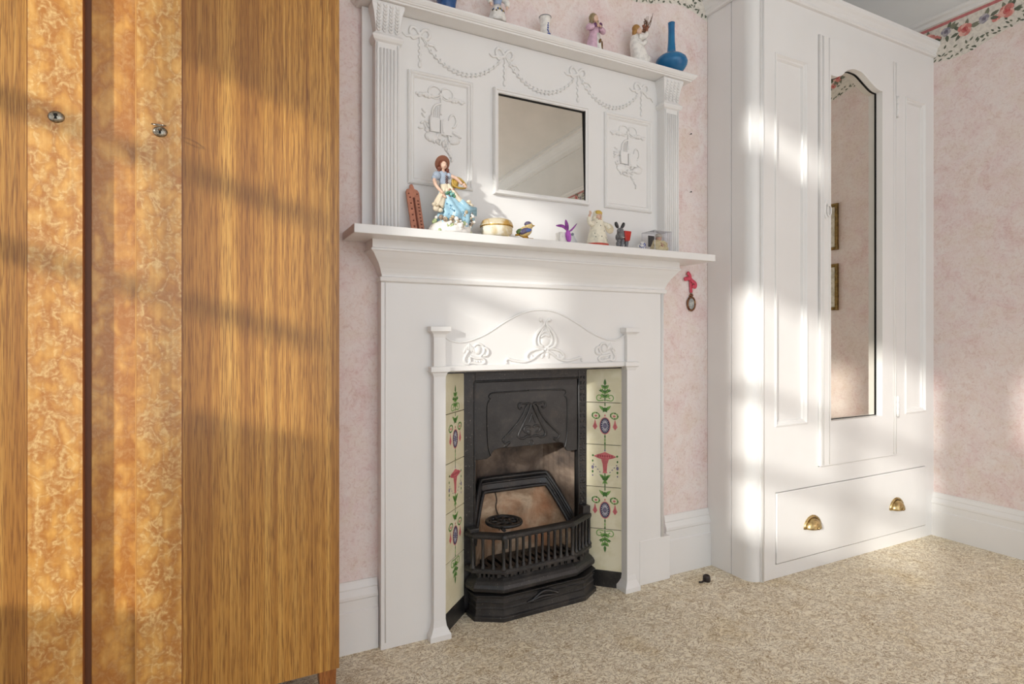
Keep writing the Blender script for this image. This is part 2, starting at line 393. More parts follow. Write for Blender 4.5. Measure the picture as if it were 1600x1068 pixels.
# header: cavetto flaring out to the shelf, returned round both ends
hw = [(.5415, 1.693, 1.090), (.548, 1.686, 1.094), (.549, 1.684, 1.104), (.543, 1.690, 1.108), (.543, 1.690, 1.112), (.546, 1.688, 1.118), (.550, 1.682, 1.130), (.558, 1.672, 1.146), (.568, 1.661, 1.160), (.576, 1.653, 1.172), (.580, 1.650, 1.176), (.584, 1.646, 1.179), (.584, 1.646, 1.183), (.580, 1.650, 1.186), (.580, 1.650, 1.213)]
rings = [[(CX-h, 1.735, z), (CX-h, y, z), (CX+h, y, z), (CX+h, 1.735, z)] for h, y, z in hw]
MB().loft(rings, sm=False).build('header_moulding', WHITE, fs)
MB().box(.327, 1.659, 1.573, 1.734, 1.210, 1.235).build('mantel_shelf', WHITE, fs, bevel=.002)

# cast front of the grate: posts, caps, arched plate with reliefs, tiles, iron
gi = fs
PX = (.607, 1.345)
for i, px in enumerate(PX):
    b = MB(); b.box(px-.0195, px+.0195, 1.674, 1.72, .05, .945)
    r = [[(px-h, 1.674-g, z), (px+h, 1.674-g, z), (px+h, 1.72, z), (px-h, 1.72, z)] for h, g, z in [(.034, .012, 0), (.034, .012, .016), (.028, .008, .026), (.022, .003, .04), (.0195, 0, .06)]]
    b.loft(r, sm=False)
    r = [[(px-h, 1.674-g, z), (px+h, 1.674-g, z), (px+h, 1.72, z), (px-h, 1.72, z)] for h, g, z in [(.0195, 0, .925), (.022, .002, .936), (.029, .008, .943), (.033, .012, .945), (.033, .012, .960)]]
    b.loft(r, sm=False)
    r = [[(px-h, 1.674-g, z), (px+h, 1.674-g, z), (px+h, 1.72, z), (px-h, 1.72, z)] for h, g, z in [(.0195, 0, .805), (.025, .004, .818), (.031, .009, .821), (.031, .009, .836), (.0195, 0, .838)]]
    b.loft(r, sm=False)
    b.build('post', WHITE, gi, bevel=.0012)
AC = .976
arch = cr([(.628, 0, .93), (.650, 0, .915), (.70, 0, .912), (.77, 0, .937), (.84, 0, .978), (.91, 0, 1.009), (.976, 0, 1.019), (1.042, 0, 1.009), (1.112, 0, .978), (1.182, 0, .940), (1.25, 0, .917), (1.295, 0, .918), (1.325, 0, .934)], 5)
b = MB(); q = [(p[0], p[2]) for p in arch]
for i in range(len(q)-1):
    b.prism_xz([(q[i][0], .835), (q[i+1][0], .835), q[i+1], q[i]], 1.6885, 1.70)
b.build('arch_plate', WHITE, gi)
b = MB(); b.tube([(x, 1.689, z) for x, z in q], .0035, 6); b.build('arch_bead', WHITE, gi)
b = MB(); b.loft([[(x, 1.70, .838), (x, 1.680, .838), (x, 1.676, .834), (x, 1.676, .822), (x, 1.684, .818), (x, 1.74, .818)] for x in (.626, 1.326)], sm=False)
b.build('lintel', WHITE, gi)
# central tulip relief
Y0 = 1.6885; b = MB(); c = .989
for sg in (1, -1):
    M = (lambda pts: pts) if sg == 1 else (lambda pts: mirx(pts, c))
    rel(b, M([(c+.010, .985), (c+.004, .972), (c+.016, .958), (c+.034, .938), (c+.042, .915), (c+.036, .897), (c+.016, .889), (c+.002, .889)]), .0052, Y0, taper=True)
    rel(b, M([(c+.006, .965), (c+.014, .948), (c+.026, .925), (c+.024, .905), (c+.010, .895)]), .0032, Y0)
    b.ball((c+sg*.017, Y0, .985), .0075)
    rel(b, M([(c+.004, .884), (c+.030, .886), (c+.060, .878), (c+.073, .862), (c+.062, .851), (c+.050, .858), (c+.054, .868)]), .0048, Y0, taper=True)
    rel(b, M([(c+.006, .880), (c+.030, .868), (c+.052, .853), (c+.085, .845), (c+.125, .851), (c+.140, .856), (c+.150, .850), (c+.146, .843)]), .0042, Y0)
    b.ball((c+sg*.010, Y0, .866), (.008, .004, .008)); b.ball((c+sg*.012, Y0, .859), .004)
rel(b, [(c-.018, .926), (c-.004, .934), (c+.014, .930), (c+.010, .942), (c-.008, .945), (c-.014, .936)], .003, Y0)
b.ball((c, Y0+.001, .912), (.02, .004, .016)); b.ball((c, Y0, .886), (.006, .006, .006))
b.build('tulip_relief', WHITE, gi)
HOODC = 1.0
for cx2, sg in ((.728, 1), (1.245, -1)):
    b = MB(); M = (lambda pts: [(cx2+sg*x, .872+z) for x, z in pts])
    for k in range(5): b.ball((cx2+sg*(-.032+.007*k), Y0, .895-.004*abs(k-2)), (.0048, .004, .013), rot=Euler((0, sg*(.5-.25*k), 0)))
    rel(b, M([(-.020, .012), (-.030, -.002), (-.036, -.018), (-.026, -.030), (-.015, -.022), (-.018, -.008)]), .0045, Y0)
    b.ball((cx2+sg*.012, Y0, .886), (.013, .006, .015)); rel(b, M(spiral(.014, .014, .019, .019, 2.6, -1.2)), .0035, Y0)
    rel(b, M(spiral(.036, .006, .014, .010, 1.9, -2.2)), .0042, Y0)
    rel(b, M([(-.015, -.006), (.008, -.012), (.028, -.014), (.036, -.024), (.022, -.031), (-.006, -.026), (-.020, -.028)]), .004, Y0)
    for k in range(4): b.ball((cx2+sg*(-.008+.009*k), Y0, .849), .0035)
    b.build('flower_relief', WHITE, gi)

# tiles on splayed cheeks
TC = [TILEM, C(120, 164, 84), C(64, 112, 48), C(206, 112, 116), C(168, 72, 82), C(64, 66, 92), C(206, 204, 214), C(120, 112, 140), DARK]
def tile_col(side):
    ox, oy, ix, iy = (.634, 1.700, .738, 1.800) if side < 0 else (1.334, 1.700, 1.232, 1.800)
    A = Vector((ox, oy, 0)); B = Vector((ix, iy, 0)); W = (B-A).length; U = (B-A)/W
    Nn = Vector((U.y, -U.x, 0)); Nn = Nn if Nn.y < 0 else -Nn
    bounds = [(.060, .2125), (.2145, .3685), (.3705, .5255), (.5275, .6825), (.6845, .812)]
    for ti, (z0, z1) in enumerate(bounds):
        b = MB(); sgn = 1
        P = lambda u, z, e=0.0: tuple(A+U*(W*.5+u)+Nn*e+Vector((0, 0, z)))
        hw2 = W*.5-.001; outl = [(-hw2, z0), (hw2, z0), (hw2, z1), (-hw2, z1)]
        if ti == 4: outl = [(-hw2, z0), (hw2, z0)] + [(hw2-.016+.016*math.cos(a), z1-.016+.016*math.sin(a)) for a in (0, .5, 1.05, PI/2)] + [(-hw2+.016+.016*math.cos(a), z1-.016+.016*math.sin(a)) for a in (PI/2, 2.1, 2.6, PI)]
        ins = [(u*.985, z0+(z-z0)*.99+(z1-z0)*.005) for u, z in outl]
        b.loft([[P(u, z, -.008) for u, z in outl], [P(u, z, 0) for u, z in outl], [P(u, z, .0015) for u, z in ins]], sm=False)
        e = [.0017]
        def poly(pts, m): e[0] += .000003; b.add([P(u, z, e[0]) for u, z in pts], [tuple(range(len(pts)))], m)
        def leaf(u, z, l, wd, a, m):
            ca, sa = math.cos(a), math.sin(a)
            poly([(u+l*x*ca-wd*y*sa, z+l*x*sa+wd*y*ca) for x, y in [(0, 0), (.3, .5), (.65, .38), (1, 0), (.65, -.38), (.3, -.5)]], m)
        def line(pts, wd, m):
            e[0] += .000003; pts = [(p[0], p[1]) for p in cr([(x, y, 0) for x, y in pts], 4)]
            L = []; R2 = []
            for i in range(len(pts)):
                d = Vector(pts[min(i+1, len(pts)-1)])-Vector(pts[max(i-1, 0)]); d = d.normalized() if d.length > 0 else Vector((1, 0)); nn = Vector((-d.y, d.x))*wd*.5
                L.append(Vector(pts[i])+nn); R2.append(Vector(pts[i])-nn)
            n = len(L); b.add([P(v.x, v.y, e[0]) for v in L+R2], [(i, i+1, n+i+1, n+i) for i in range(n-1)], m)
        def disc(u, z, ru, rz, m, n=18): poly([(u+ru*math.cos(2*PI*i/n), z+rz*math.sin(2*PI*i/n)) for i in range(n)], m)
        def tree(z, s):      # a leafy spray, s = +1 upward, -1 hanging
            line([(0, z), (0, z+s*.07)], .004, 2)
            for k, (h, l) in enumerate(((.012, .022), (.028, .026), (.046, .02))):
                for q in (1, -1):
                    leaf(q*.001, z+s*h, l, .011, s*(PI/2-q*.75), 1); leaf(q*.001, z+s*(h+.004), l*.7, .005, s*(PI/2-q*.6), 2)
            leaf(0, z+s*.058, .026, .010, s*PI/2, 2)
            for q in (1, -1):
                line([(q*(.004), z+s*.004), (q*.016, z+s*.002)]+[(q*x, z+s*(y)) for x, y in spiral(.020, .014, .013, .004, -1.2, 4.6, 9)], .0036, 1)
                leaf(q*.010, z+s*.036, .014, .007, s*(PI/2-q*1.2), 2)
        if ti == 4: tree(z0+.004, 1)
        if ti in (1, 3):
            zc = z0+.070
            line([(0, z1), (0, z1-.012)], .004, 2); line([(0, zc-.03), (0, z0)], .003, 2)
            for q in (1, -1):
                leaf(0, z1-.030, .030, .012, PI/2-q*.85, 1); leaf(0, z1-.034, .022, .008, PI/2-q*.45, 2); leaf(0, z1-.016, .022, .009, -PI/2+q*.35, 2)
                for k in range(9):
                    a = 2*PI*k/9; leaf(q*.034+.014*math.cos(a), z1-.048+.011*math.sin(a), .012, .006, a+1.9, 1 if k % 2 else 2)
                disc(q*.034, z1-.049, .005, .004, 3)
                poly([(q*.037, zc+.026), (q*.037+.004, zc+.008), (q*.037+.009, zc-.004), (q*.037, zc-.016), (q*.037-.009, zc-.004), (q*.037-.004, zc+.008)], 3)
                line([(q*.037, zc+.006), (q*.037, zc-.012)], .002, 4)
            disc(0, zc, .0205, .032, 3); disc(0, zc, .018, .029, 5)
            for k in range(16):
                a = 2*PI*k/16; leaf(.005*math.cos(a), zc+.008*math.sin(a), math.hypot(.0105*math.cos(a), .018*math.sin(a)), .0028, math.atan2(.018*math.sin(a), .0105*math.cos(a)), 6)
            disc(0, zc, .004, .007, 7)
            for k in range(3): disc(0, zc-.040-.013*k, .003, .005, 1 if k % 2 else 2, 8)
            disc(0, zc+.038, .003, .004, 3, 8)
        if ti == 2:
            zt = z1-.042
            line([(0, z1), (0, zt+.02)], .0035, 2); disc(0, zt+.022, .003, .004, 7, 8)
            poly([(-.042, zt), (-.030, zt+.006), (-.014, zt+.011), (0, zt+.017), (.014, zt+.011), (.030, zt+.006), (.042, zt), (.030, zt-.006), (.013, zt-.011), (-.013, zt-.011), (-.030, zt-.006)], 3)
            poly([(-.015, zt-.008), (.015, zt-.008), (.009, zt-.028), (.0065, zt-.055), (.009, zt-.062), (-.009, zt-.062), (-.0065, zt-.055), (-.009, zt-.028)], 3)
            for k in range(-2, 3): line([(k*.0052, zt-.008), (k*.003, zt-.03), (k*.002, zt-.056)], .0011, 4)
            for k in range(-3, 4): disc(k*.0085, zt+.001, .0036, .005, 4, 8)
            line([(-.042, zt), (0, zt-.009), (.042, zt)], .0018, 4)
            for q in (1, -1):
                disc(q*.045, zt+.002, .004, .004, 2, 8)
                for k in range(4): leaf(q*(.016+.008*k), zt-.060+.009*k, .007, .004, .6*q+(0 if q > 0 else PI), 7)
                for k, (rr, zz) in enumerate(((.003, -.018), (.005, -.042), (.0035, -.058), (.0025, -.072))): disc(q*.046, zt+zz, rr, rr*1.5, 7 if k % 2 else 2, 8)
                leaf(0, zt-.082, .026, .012, PI/2-q*.95, 1); leaf(0, zt-.092, .026, .010, PI/2-q*.55, 2); leaf(0, zt-.090, .016, .008, -PI/2+q*.6, 1)
            line([(0, zt-.062), (0, z0)], .004, 2)
        if ti == 0: tree(z1-.002, -1)
        o = b.build('tile', TC, gi)
    b = MB(); o2 = U*(W)
    b.hexa([tuple(A-Nn*.012), tuple(A+Nn*.001), tuple(A+o2+Nn*.001), tuple(A+o2-Nn*.012)], [tuple(A-Nn*.012+Vector((0, 0, .82))), tuple(A-Nn*.006+Vector((0, 0, .82))), tuple(A+o2-Nn*.006+Vector((0, 0, .82))), tuple(A+o2-Nn*.012+Vector((0, 0, .82)))])
    b.hexa([tuple(A+Nn*.0035), tuple(A+o2+Nn*.0035), tuple(A+o2-Nn*.012), tuple(A-Nn*.012)], [tuple(A+Nn*.0025+Vector((0, 0, .059))), tuple(A+o2+Nn*.0025+Vector((0, 0, .059))), tuple(A+o2-Nn*.012+Vector((0, 0, .059))), tuple(A-Nn*.012+Vector((0, 0, .059)))])
    b.build('tile_backing', IRON, gi)
tile_col(-1); tile_col(1)

# iron frame, hood, cheeks, fireback
XL, XR = .735, 1.236
b = MB(); YF = 1.797
b.box(XL, .778, YF, 1.84, 0, .82); b.box(1.196, XR, YF, 1.84, 0, .82); b.box(.778, 1.196, YF, 1.84, .775, .82)
for x in (.776, 1.198): b.tube([(x, YF, .05), (x, YF, .776)], .004, 6)
b.tube([(.776, YF, .776), (1.198, YF, .776)], .004, 6)
b.hexa([(.634, 1.70, .812), (1.334, 1.70, .812), (XR, 1.80, .812), (XL, 1.80, .812)], [(.634, 1.70, .82), (1.334, 1.70, .82), (XR, 1.80, .82), (XL, 1.80, .82)])
b.build('iron_frame', IRON, gi, bevel=.0015)
b = MB()
for k in range(34):
    z = .10+k*.0205
    for x in (1.208, 1.222): b.ball((x, YF, z), (.0045, .003, .006), n=6, k=4)
b.build('frame_beading', IRON, gi, kind='stuff')
hood = [(.780, .508), (.822, .508), (.836, .516), (.850, .536), (.872, .541), (.99, .540), (1.115, .541), (1.136, .536), (1.143, .514), (1.152, .506), (1.194, .506), (1.194, .773), (.780, .773)]
b = MB(); b.prism_xz(hood, 1.800, 1.812)
hd = b.build('hood', IRON, gi, bevel=.002)
b = MB(); HY = 1.800; c = .987
for sg in (1, -1):
    M = (lambda pts: [(c+sg*x, z) for x, z in pts])
    rel(b, M([(.150, .520), (.160, .56), (.163, .66), (.160, .70), (.150, .712), (.156, .722), (.145, .733), (.10, .735), (.0, .737)]), .0022, HY)
    M0 = M; M = (lambda pts: [(1.000+sg*x*1.18, z) for x, z in pts])
    rel(b, M([(.004, .690), (.012, .692), (.026, .690), (.042, .693), (.046, .680), (.040, .673), (.034, .678)]), .003, HY)
    rel(b, M([(.012, .690), (.022, .676), (.026, .662), (.045, .630), (.080, .590), (.098, .570), (.088, .556), (.076, .560)]), .003, HY)
    rel(b, M([(.002, .690), (.010, .665), (.030, .62), (.046, .585), (.044, .572), (.030, .568), (.018, .575), (.004, .573)]), .0034, HY)
    rel(b, M([(.0, .655), (.006, .635), (.012, .62)]), .002, HY)
    rel(b, M(spiral(.016, .598, .014, .010, 2.6, -1.8)), .003, HY)
    b.ball((1.0+sg*.10, HY, .552), (.016, .004, .006), rot=Euler((0, sg*.6, 0)))
b.ball((c, HY, .588), (.008, .005, .010)); b.tube([(c+.01+.009*math.cos(a*PI/5), HY-.001, .550+.009*math.sin(a*PI/5)) for a in range(10)], .0025, 6, closed=True)
b.build('hood_relief', IRON, hd)
# cheeks and throat of the recess
def trap(fx, fy, bx, by, n=6):
    # plan of the recess: splayed cheek, flat back, splayed cheek (corners rounded); returns (x, y, s) with s = 0 on the back, 1 at the front ends
    c0 = .984; P = [(c0-fx, fy), (c0-bx, by), (c0+bx, by), (c0+fx, fy)]; out = []
    for i in range(n): t = i/n; out.append((P[0][0]+(P[1][0]-P[0][0])*t, P[0][1]+(P[1][1]-P[0][1])*t-.010*max(0, t-.6), 1-t))
    for i in range(n*2+1): t = i/(n*2); u = abs(2*t-1); out.append((P[1][0]+(P[2][0]-P[1][0])*t, by-.006*max(0, u-.8)*5, 0))
    for i in range(1, n+1): t = i/n; out.append((P[2][0]+(P[3][0]-P[2][0])*t, P[2][1]+(P[3][1]-P[2][1])*t-.010*max(0, .4-t), t))
    return out
rim = lambda q: .360-.155*q**1.15
b = MB()
b.loft([[(x, y, .80) for x, y, q in trap(.206, 1.815, .13, 1.90)], [(x, y, .60) for x, y, q in trap(.206, 1.815, .135, 1.93)], [(x, y, .05) for x, y, q in trap(.206, 1.815, .145, 1.955)]], closed=False, sm=False)
b.build('recess_lining', SOOT, gi)
b = MB()
for off, f_, bk, yb, r in ((.050, .205, .137, 1.912, .007), (.036, .204, .135, 1.908, .005), (.006, .199, .130, 1.902, .007)):
    b.tube([(x, y, rim(q)+off) for x, y, q in trap(f_, 1.818, bk, yb)], r, 7)
b.loft([[(x, y, rim(q)+.056) for x, y, q in trap(.205, 1.817, .139, 1.925)], [(x, y, rim(q)+.040) for x, y, q in trap(.204, 1.818, .136, 1.912)], [(x, y, rim(q)) for x, y, q in trap(.199, 1.818, .130, 1.906)]], closed=False, sm=False)
b.build('fireback_rim', IRON, gi)
b = MB()
b.loft([[(x, y, rim(q)+.004) for x, y, q in trap(.198, 1.822, .128, 1.912)], [(x, y, rim(q)*.5+.06) for x, y, q in trap(.196, 1.822, .127, 1.905)], [(x, y, .12) for x, y, q in trap(.194, 1.82, .12, 1.89)]], closed=False)
cr_b = b.build('fireback', CLAY, gi)
b = MB(); b.tube(cr([(.905, 1.909, .365), (.912, 1.908, .33), (.908, 1.905, .30), (.920, 1.900, .26), (.918, 1.897, .22)], 5), .002, 5); b.build('crack', DARK, cr_b)
# grate floor and fire basket
b = MB(); b.prism_xy([(.80, 1.72), (1.16, 1.72), (1.175, 1.82), (1.10, 1.89), (.87, 1.89), (.79, 1.82)], .128, .138)
for k in range(13): b.box(.815+k*.027, .829+k*.027, 1.70, 1.84, .138, .152)
b.build('grate_floor', IRON, gi)
RP = [(.742, 1.79), (.752, 1.752), (.837, 1.692), (1.112, 1.702), (1.225, 1.765), (1.232, 1.79)]
def band(prof, P, name, mt, bevel=.001, ins=.03, parent=None):
    # closed section swept along plan path P, prof = [(outward offset, z)]
    N = []
    for i in range(len(P)):
        a = Vector(P[max(i-1, 0)]); c2 = Vector(P[min(i+1, len(P)-1)])
        if 0 < i < len(P)-1:
            d1 = (Vector(P[i])-a).normalized(); d2 = (c2-Vector(P[i])).normalized(); n1 = Vector((d1.y, -d1.x)); n2 = Vector((d2.y, -d2.x)); nn = (n1+n2); nn = nn/(nn.dot(n1))
        else: d = (c2-a).normalized(); nn = Vector((d.y, -d.x))
        N.append(nn)
    b = MB(); b.loft([[(P[i][0]+N[i].x*o, P[i][1]+N[i].y*o, z) for o, z in prof] for i in range(len(P))], sm=False)
    return b.build(name, mt, parent or gi, bevel=bevel)
band([(-.022, .262), (.002, .262), (.006, .266), (.006, .275), (.0, .279), (-.022, .279)], RP, 'top_rail', IRON)
band([(-.02, .150), (.006, .150), (.006, .158), (0, .164), (-.02, .164)], RP, 'bottom_rail', IRON)
pts = []
def seg(a, c2, n, e0=0, e1=0): return [(a[0]+(c2[0]-a[0])*(i+1-e0)/(n+1-e0-e1), a[1]+(c2[1]-a[1])*(i+1-e0)/(n+1-e0-e1)) for i in range(n)]
bars = seg(RP[1], RP[2], 2) + [RP[2]] + seg(RP[2], RP[3], 10) + [RP[3]] + seg(RP[3], RP[4], 4)
for i, (x, y) in enumerate(bars + [RP[1], RP[4]]):
    r = .0062 if (x, y) in RP else .0052
    MB().lathe((x, y+.006, 0), [(r*1.7, .160), (r*1.7, .166), (r, .176), (r, .256), (r*1.5, .264)], 8).build('bar', IRON, gi)
b = MB(); b.ball((.837, 1.690, .268), (.012, .008, .012)); b.box(.832, .846, 1.683, 1.70, .235, .27); b.build('rail_boss', IRON, gi, bevel=.002)
MB().box(.745, .778, 1.76, 1.80, .262, .29).build('rail_bracket', IRON, gi, bevel=.002); MB().box(1.196, 1.228, 1.765, 1.80, .262, .305).build('rail_bracket', IRON, gi, bevel=.002)
AP = [(.750, 1.79), (.758, 1.745), (.834, 1.694), (1.118, 1.704), (1.228, 1.762), (1.234, 1.79)]
band([(-.03, .086), (.006, .088), (.012, .094), (.013, .104), (.008, .114), (.001, .122), (-.006, .128), (-.016, .140), (-.03, .138)], AP, 'lower_grate_moulding', IRON)
b = MB()
for s0, s1, n in ((AP[1], AP[2], 5), (AP[2], AP[3], 16), (AP[3], AP[4], 6)):
    for (x, y) in seg(s0, s1, n): b.box(x-.004, x+.004, y+.004, y+.03, .135, .150)
b.build('grate_teeth', IRON, gi, kind='stuff')
# loose ash pan cover standing in front
ac = thing('ashpan_cover', 'black cast iron ashpan cover with angled ends on the floor under the grate', 'ash cover', (.98, 1.72, 0))
AQ = [(.752, 1.785), (.756, 1.735), (.832, 1.690), (1.150, 1.698), (1.222, 1.742), (1.228, 1.785)]
band([(-.022, 0), (.012, 0), (.012, .014), (.004, .018), (.002, .036), (.004, .038), (.004, .041), (.001, .043), (.001, .056), (.003, .058), (.003, .061), (0, .063), (0, .073), (.008, .078), (.009, .083), (-.022, .083)], AQ, 'cover_body', IRON, parent=ac)
b = MB(); AY = 1.6925
b.box(.86, 1.115, AY-.001, AY+.006, .040, .062)
rel(b, [(.935, .040), (.955, .055), (.985, .068), (1.015, .062), (1.04, .050)], .004, AY-.002); rel(b, [(.92, .042), (.945, .046), (.975, .052), (1.01, .050), (1.05, .046)], .005, AY-.002, taper=True)
b.ball((1.04, AY-.002, .052), .006); b.ball((.985, AY-.002, .064), (.02, .004, .006))
b.build('cover_handle', IRON, ac)
# trivet
b = MB(); tc = (.8845, 1.792, .286); TS = 1.16
b.lathe(tc, [(.064, -.003), (.0655, 0), (.0655, .004), (.064, .007), (.055, .007), (.054, .004), (.054, -.001), (.055, -.003)], 28)
for k in range(8):
    a = k*PI/4; x, y = tc[0]+.036*math.cos(a), tc[1]+.036*math.sin(a)
    b.tube([(x+.0165*math.cos(q*PI/5), y+.0165*math.sin(q*PI/5), tc[2]+.002) for q in range(10)], .0042, 6, closed=True)
b.tube([(tc[0]+.013*math.cos(q*PI/6), tc[1]+.013*math.sin(q*PI/6), tc[2]+.003) for q in range(12)], .004, 6, closed=True); b.ball((tc[0], tc[1], tc[2]+.003), .007)
b.tube([(tc[0]-.035, tc[1]-.05, tc[2]), (tc[0]-.036, tc[1]-.078, tc[2]-.001)], .006, 6)
tag(b.build('trivet', IRON), 'round pierced black iron trivet lying on top rail of the grate', 'trivet')

# ------------------------------------------------------------------ overmantel
OC = .993
om = thing('overmantel', 'white overmantel with square mirror and garland mouldings above the mantel shelf', 'overmantel', (OC, 1.72, 1.235))
BY = 1.715
MB().box(OC-.614, OC+.614, BY, 1.734, 1.235, 1.905).build('back_board', WHITE, om, bevel=.002)
for sg in (-1, 1):
    b = MB(); x0, x1 = sorted((OC+sg*.511, OC+sg*.583)); PYF = 1.677
    b.box(x0, x1, PYF, BY, 1.235, 1.80)
    for k in range(5): b.tube([(x0+.016+.010*k, PYF, 1.25), (x0+.016+.010*k, PYF, 1.775)], .0036, 6)
    for k in (x0+.005, x1-.005): b.tube([(k, PYF, 1.24), (k, PYF, 1.79)], .003, 6)
    b.loft([[(x0-d, PYF-d, z), (x1+d, PYF-d, z), (x1+d, BY, z), (x0-d, BY, z)] for d, z in [(0, 1.792), (.006, 1.796), (.010, 1.803), (.010, 1.809), (.003, 1.816), (0, 1.82)]], sm=False)
    pl = b.build('pilaster', WHITE, om)
    b = MB()
    b.loft([[(x0-d, PYF-d, z), (x1+d, PYF-d, z), (x1+d, BY, z), (x0-d, BY, z)] for d, z in [(-.002, 1.815), (.0, 1.84), (.006, 1.875), (.012, 1.896), (.012, 1.905)]], sm=False)
    for k in range(4):
        xx = x0+.009+.018*k
        for j in range(8):
            d = .001+.012*(j/8)**2
            for q in (-1, 1): b.ball((xx+q*.0032, PYF-d-.001, 1.828+j*.0095), (.0034, .0035, .0062), n=6, k=4, rot=Euler((0, q*.5, 0)))
    b.build('capital', WHITE, pl)
# top shelf: moulded edge returned at both ends
sp = [(.028, 1.906), (.030, 1.910), (.034, 1.911), (.036, 1.914), (.038, 1.915), (.041, 1.919), (.044, 1.9235), (.044, 1.928)]
b = MB(); b.loft([[(OC-.599-d, 1.734, z), (OC-.599-d, 1.684-d, z), (OC+.599+d, 1.684-d, z), (OC+.599+d, 1.734, z)] for d, z in sp], sm=False)
b.build('top_shelf', WHITE, om)
# mirror with a moulded frame
b = MB(); b.sweep_rect(.805, 1.181, 1.396, 1.746, [(0, BY), (0, 1.704), (.003, 1.699), (.008, 1.699), (.010, 1.702), (.015, 1.703), (.017, 1.706), (.017, BY)])
mf = b.build('mirror_frame', WHITE, om)
b = MB(); b.hexa([(.8215, 1.7060, 1.4125), (1.1645, 1.7060, 1.4125), (1.1645, 1.7135, 1.4125), (.8215, 1.7135, 1.4125)], [(.8215, 1.7126, 1.7295), (1.1645, 1.7126, 1.7295), (1.1645, 1.7145, 1.7295), (.8215, 1.7145, 1.7295)])
b.build('mirror', AGED, mf)
b = MB(); b.box(.8215, 1.1645, 1.7085, 1.714, 1.7255, 1.730); b.box(1.1605, 1.1645, 1.7050, 1.714, 1.4125, 1.730); b.build('mirror_gap', DARK, mf)  # dark strips put the shadow line along the glass edge into colour
# panels with trophy reliefs
for (x0, x1) in ((.517, .733), (1.252, 1.471)):
    b = MB(); b.sweep_rect(x0, x1, 1.397, 1.746, [(0, BY), (.001, 1.707), (.005, 1.704), (.009, 1.706), (.012, 1.710), (.016, 1.709), (.019, 1.712), (.021, BY)])
    pf = b.build('panel_moulding', WHITE, om)
    c = (x0+x1)/2; b = MB(); Y1 = 1.714
    for sg in (-1, 1):
        b.tube([(c+sg*.020+.021*math.cos(a*PI/8), Y1, 1.692+.019*math.sin(a*PI/8)) for a in range(16)], .0028, 6, closed=True)
        rel(b, [(c+sg*.006, 1.684), (c+sg*.03, 1.676), (c+sg*.05, 1.682), (c+sg*.065, 1.676), (c+sg*.08, 1.680)], .004, Y1, taper=True)
        for k in range(4): b.ball((c+sg*(.045+.011*k), Y1, 1.681-.002*(k % 2)), (.006, .004, .004), n=8, k=5)
    rel(b, [(c, 1.685), (c+.001, 1.66), (c, 1.625)], .0025, Y1); rel(b, [(c, 1.66), (c-.018, 1.652), (c-.028, 1.635), (c-.028, 1.61)], .003, Y1)
    for k in range(4): rel(b, [(c-.022+.006*k, 1.648), (c-.022+.006*k, 1.61)], .0012, Y1)
    b.box(c-.036, c-.006, 1.708, BY, 1.568, 1.612); b.box(c-.002, c+.034, 1.706, BY, 1.562, 1.608)
    b.tube([(c+.040+.012*math.cos(a*PI/6), Y1, 1.612+.020*math.sin(a*PI/6)) for a in range(12)], .0035, 6, closed=True)
    b.ball((c-.030, Y1, 1.552), (.024, .007, .016)); b.ball((c+.045, Y1, 1.552), (.020, .007, .014)); b.ball((c+.05, Y1, 1.572), (.022, .006, .006), rot=Euler((0, .5, 0)))
    rnd = random.Random(int(x0*100))
    for k in range(9): b.ball((c-.055+rnd.uniform(-.012, .014), Y1, 1.60+rnd.uniform(-.045, .03)), (.009, .005, .004), n=8, k=5, rot=Euler((0, rnd.uniform(-1, 1), 0)))
    for k in range(12): 
        t = k/11; b.ball((c+.004+.030*t+rnd.uniform(-.016, .016)*(1-t), Y1, 1.545-.045*t), (.008, .005, .004), n=8, k=5, rot=Euler((0, rnd.uniform(-1.5, 1.5), 0)))
    rel(b, [(c-.006, 1.565), (c, 1.545), (c-.006, 1.53)], .003, Y1); rel(b, [(c+.032, 1.505), (c+.038, 1.493), (c+.034, 1.482)], .004, Y1, taper=True)
    for k in range(16):
        a_ = rnd.uniform(0, 2*PI); q_ = rnd.uniform(.2, 1); b.ball((c+.004+.052*q_*math.cos(a_), Y1-.001, 1.548+.020*q_*math.sin(a_)), (.011, .006, .005), n=8, k=5, rot=Euler((0, rnd.uniform(-1.5, 1.5), 0)))
    for sg in (-1, 1):
        for k in range(5): b.ball((c+sg*(.030+.010*k), Y1-.001, 1.676+.003*math.cos(2.2*k)), (.007, .006, .005), n=8, k=5)
    b.ball((c, Y1, 1.687), (.008, .007, .008)); rel(b, [(c-.034, 1.570), (c-.036, 1.60), (c-.034, 1.616)], .003, Y1-.004); rel(b, [(c+.006, 1.566), (c+.004, 1.59), (c+.006, 1.608)], .003, Y1-.006)
    b.build('trophy_relief', WHITE, pf)
# bows and swags along the frieze
BX = [.556, .848, 1.138, 1.424]
for i, c in enumerate(BX):
    b = MB(); Y1 = BY-.001; z = 1.858
    for sg in (-1, 1):
        rel(b, [(c, z), (c+sg*.012, z+.018), (c+sg*.026, z+.020), (c+sg*.032, z+.006), (c+sg*.022, z-.008), (c+sg*.008, z-.004)], .0042, Y1, closed=True, k=4)
        rel(b, [(c, z-.003), (c+sg*.020, z-.014), (c+sg*.030, z-.008) if sg < 0 else (c+.030, z-.022), (c+sg*.044, z-.010 if sg < 0 else z-.022), (c+sg*.056, z-.002 if sg < 0 else z-.036)], .0036, Y1, taper=True)
    b.ball((c, Y1, z), (.006, .006, .006))
    rel(b, [(c, z), (c+.001, z-.04), (c, z-.075)], .0022, Y1)
    for k in range(6): b.ball((c+(.002 if k % 2 else -.002), Y1, z-.030-.009*k), (.0042, .004, .006), n=8, k=5)
    b.ball((c, Y1, z-.090), (.006, .005, .010))
    b.build('bow_relief', WHITE, om)
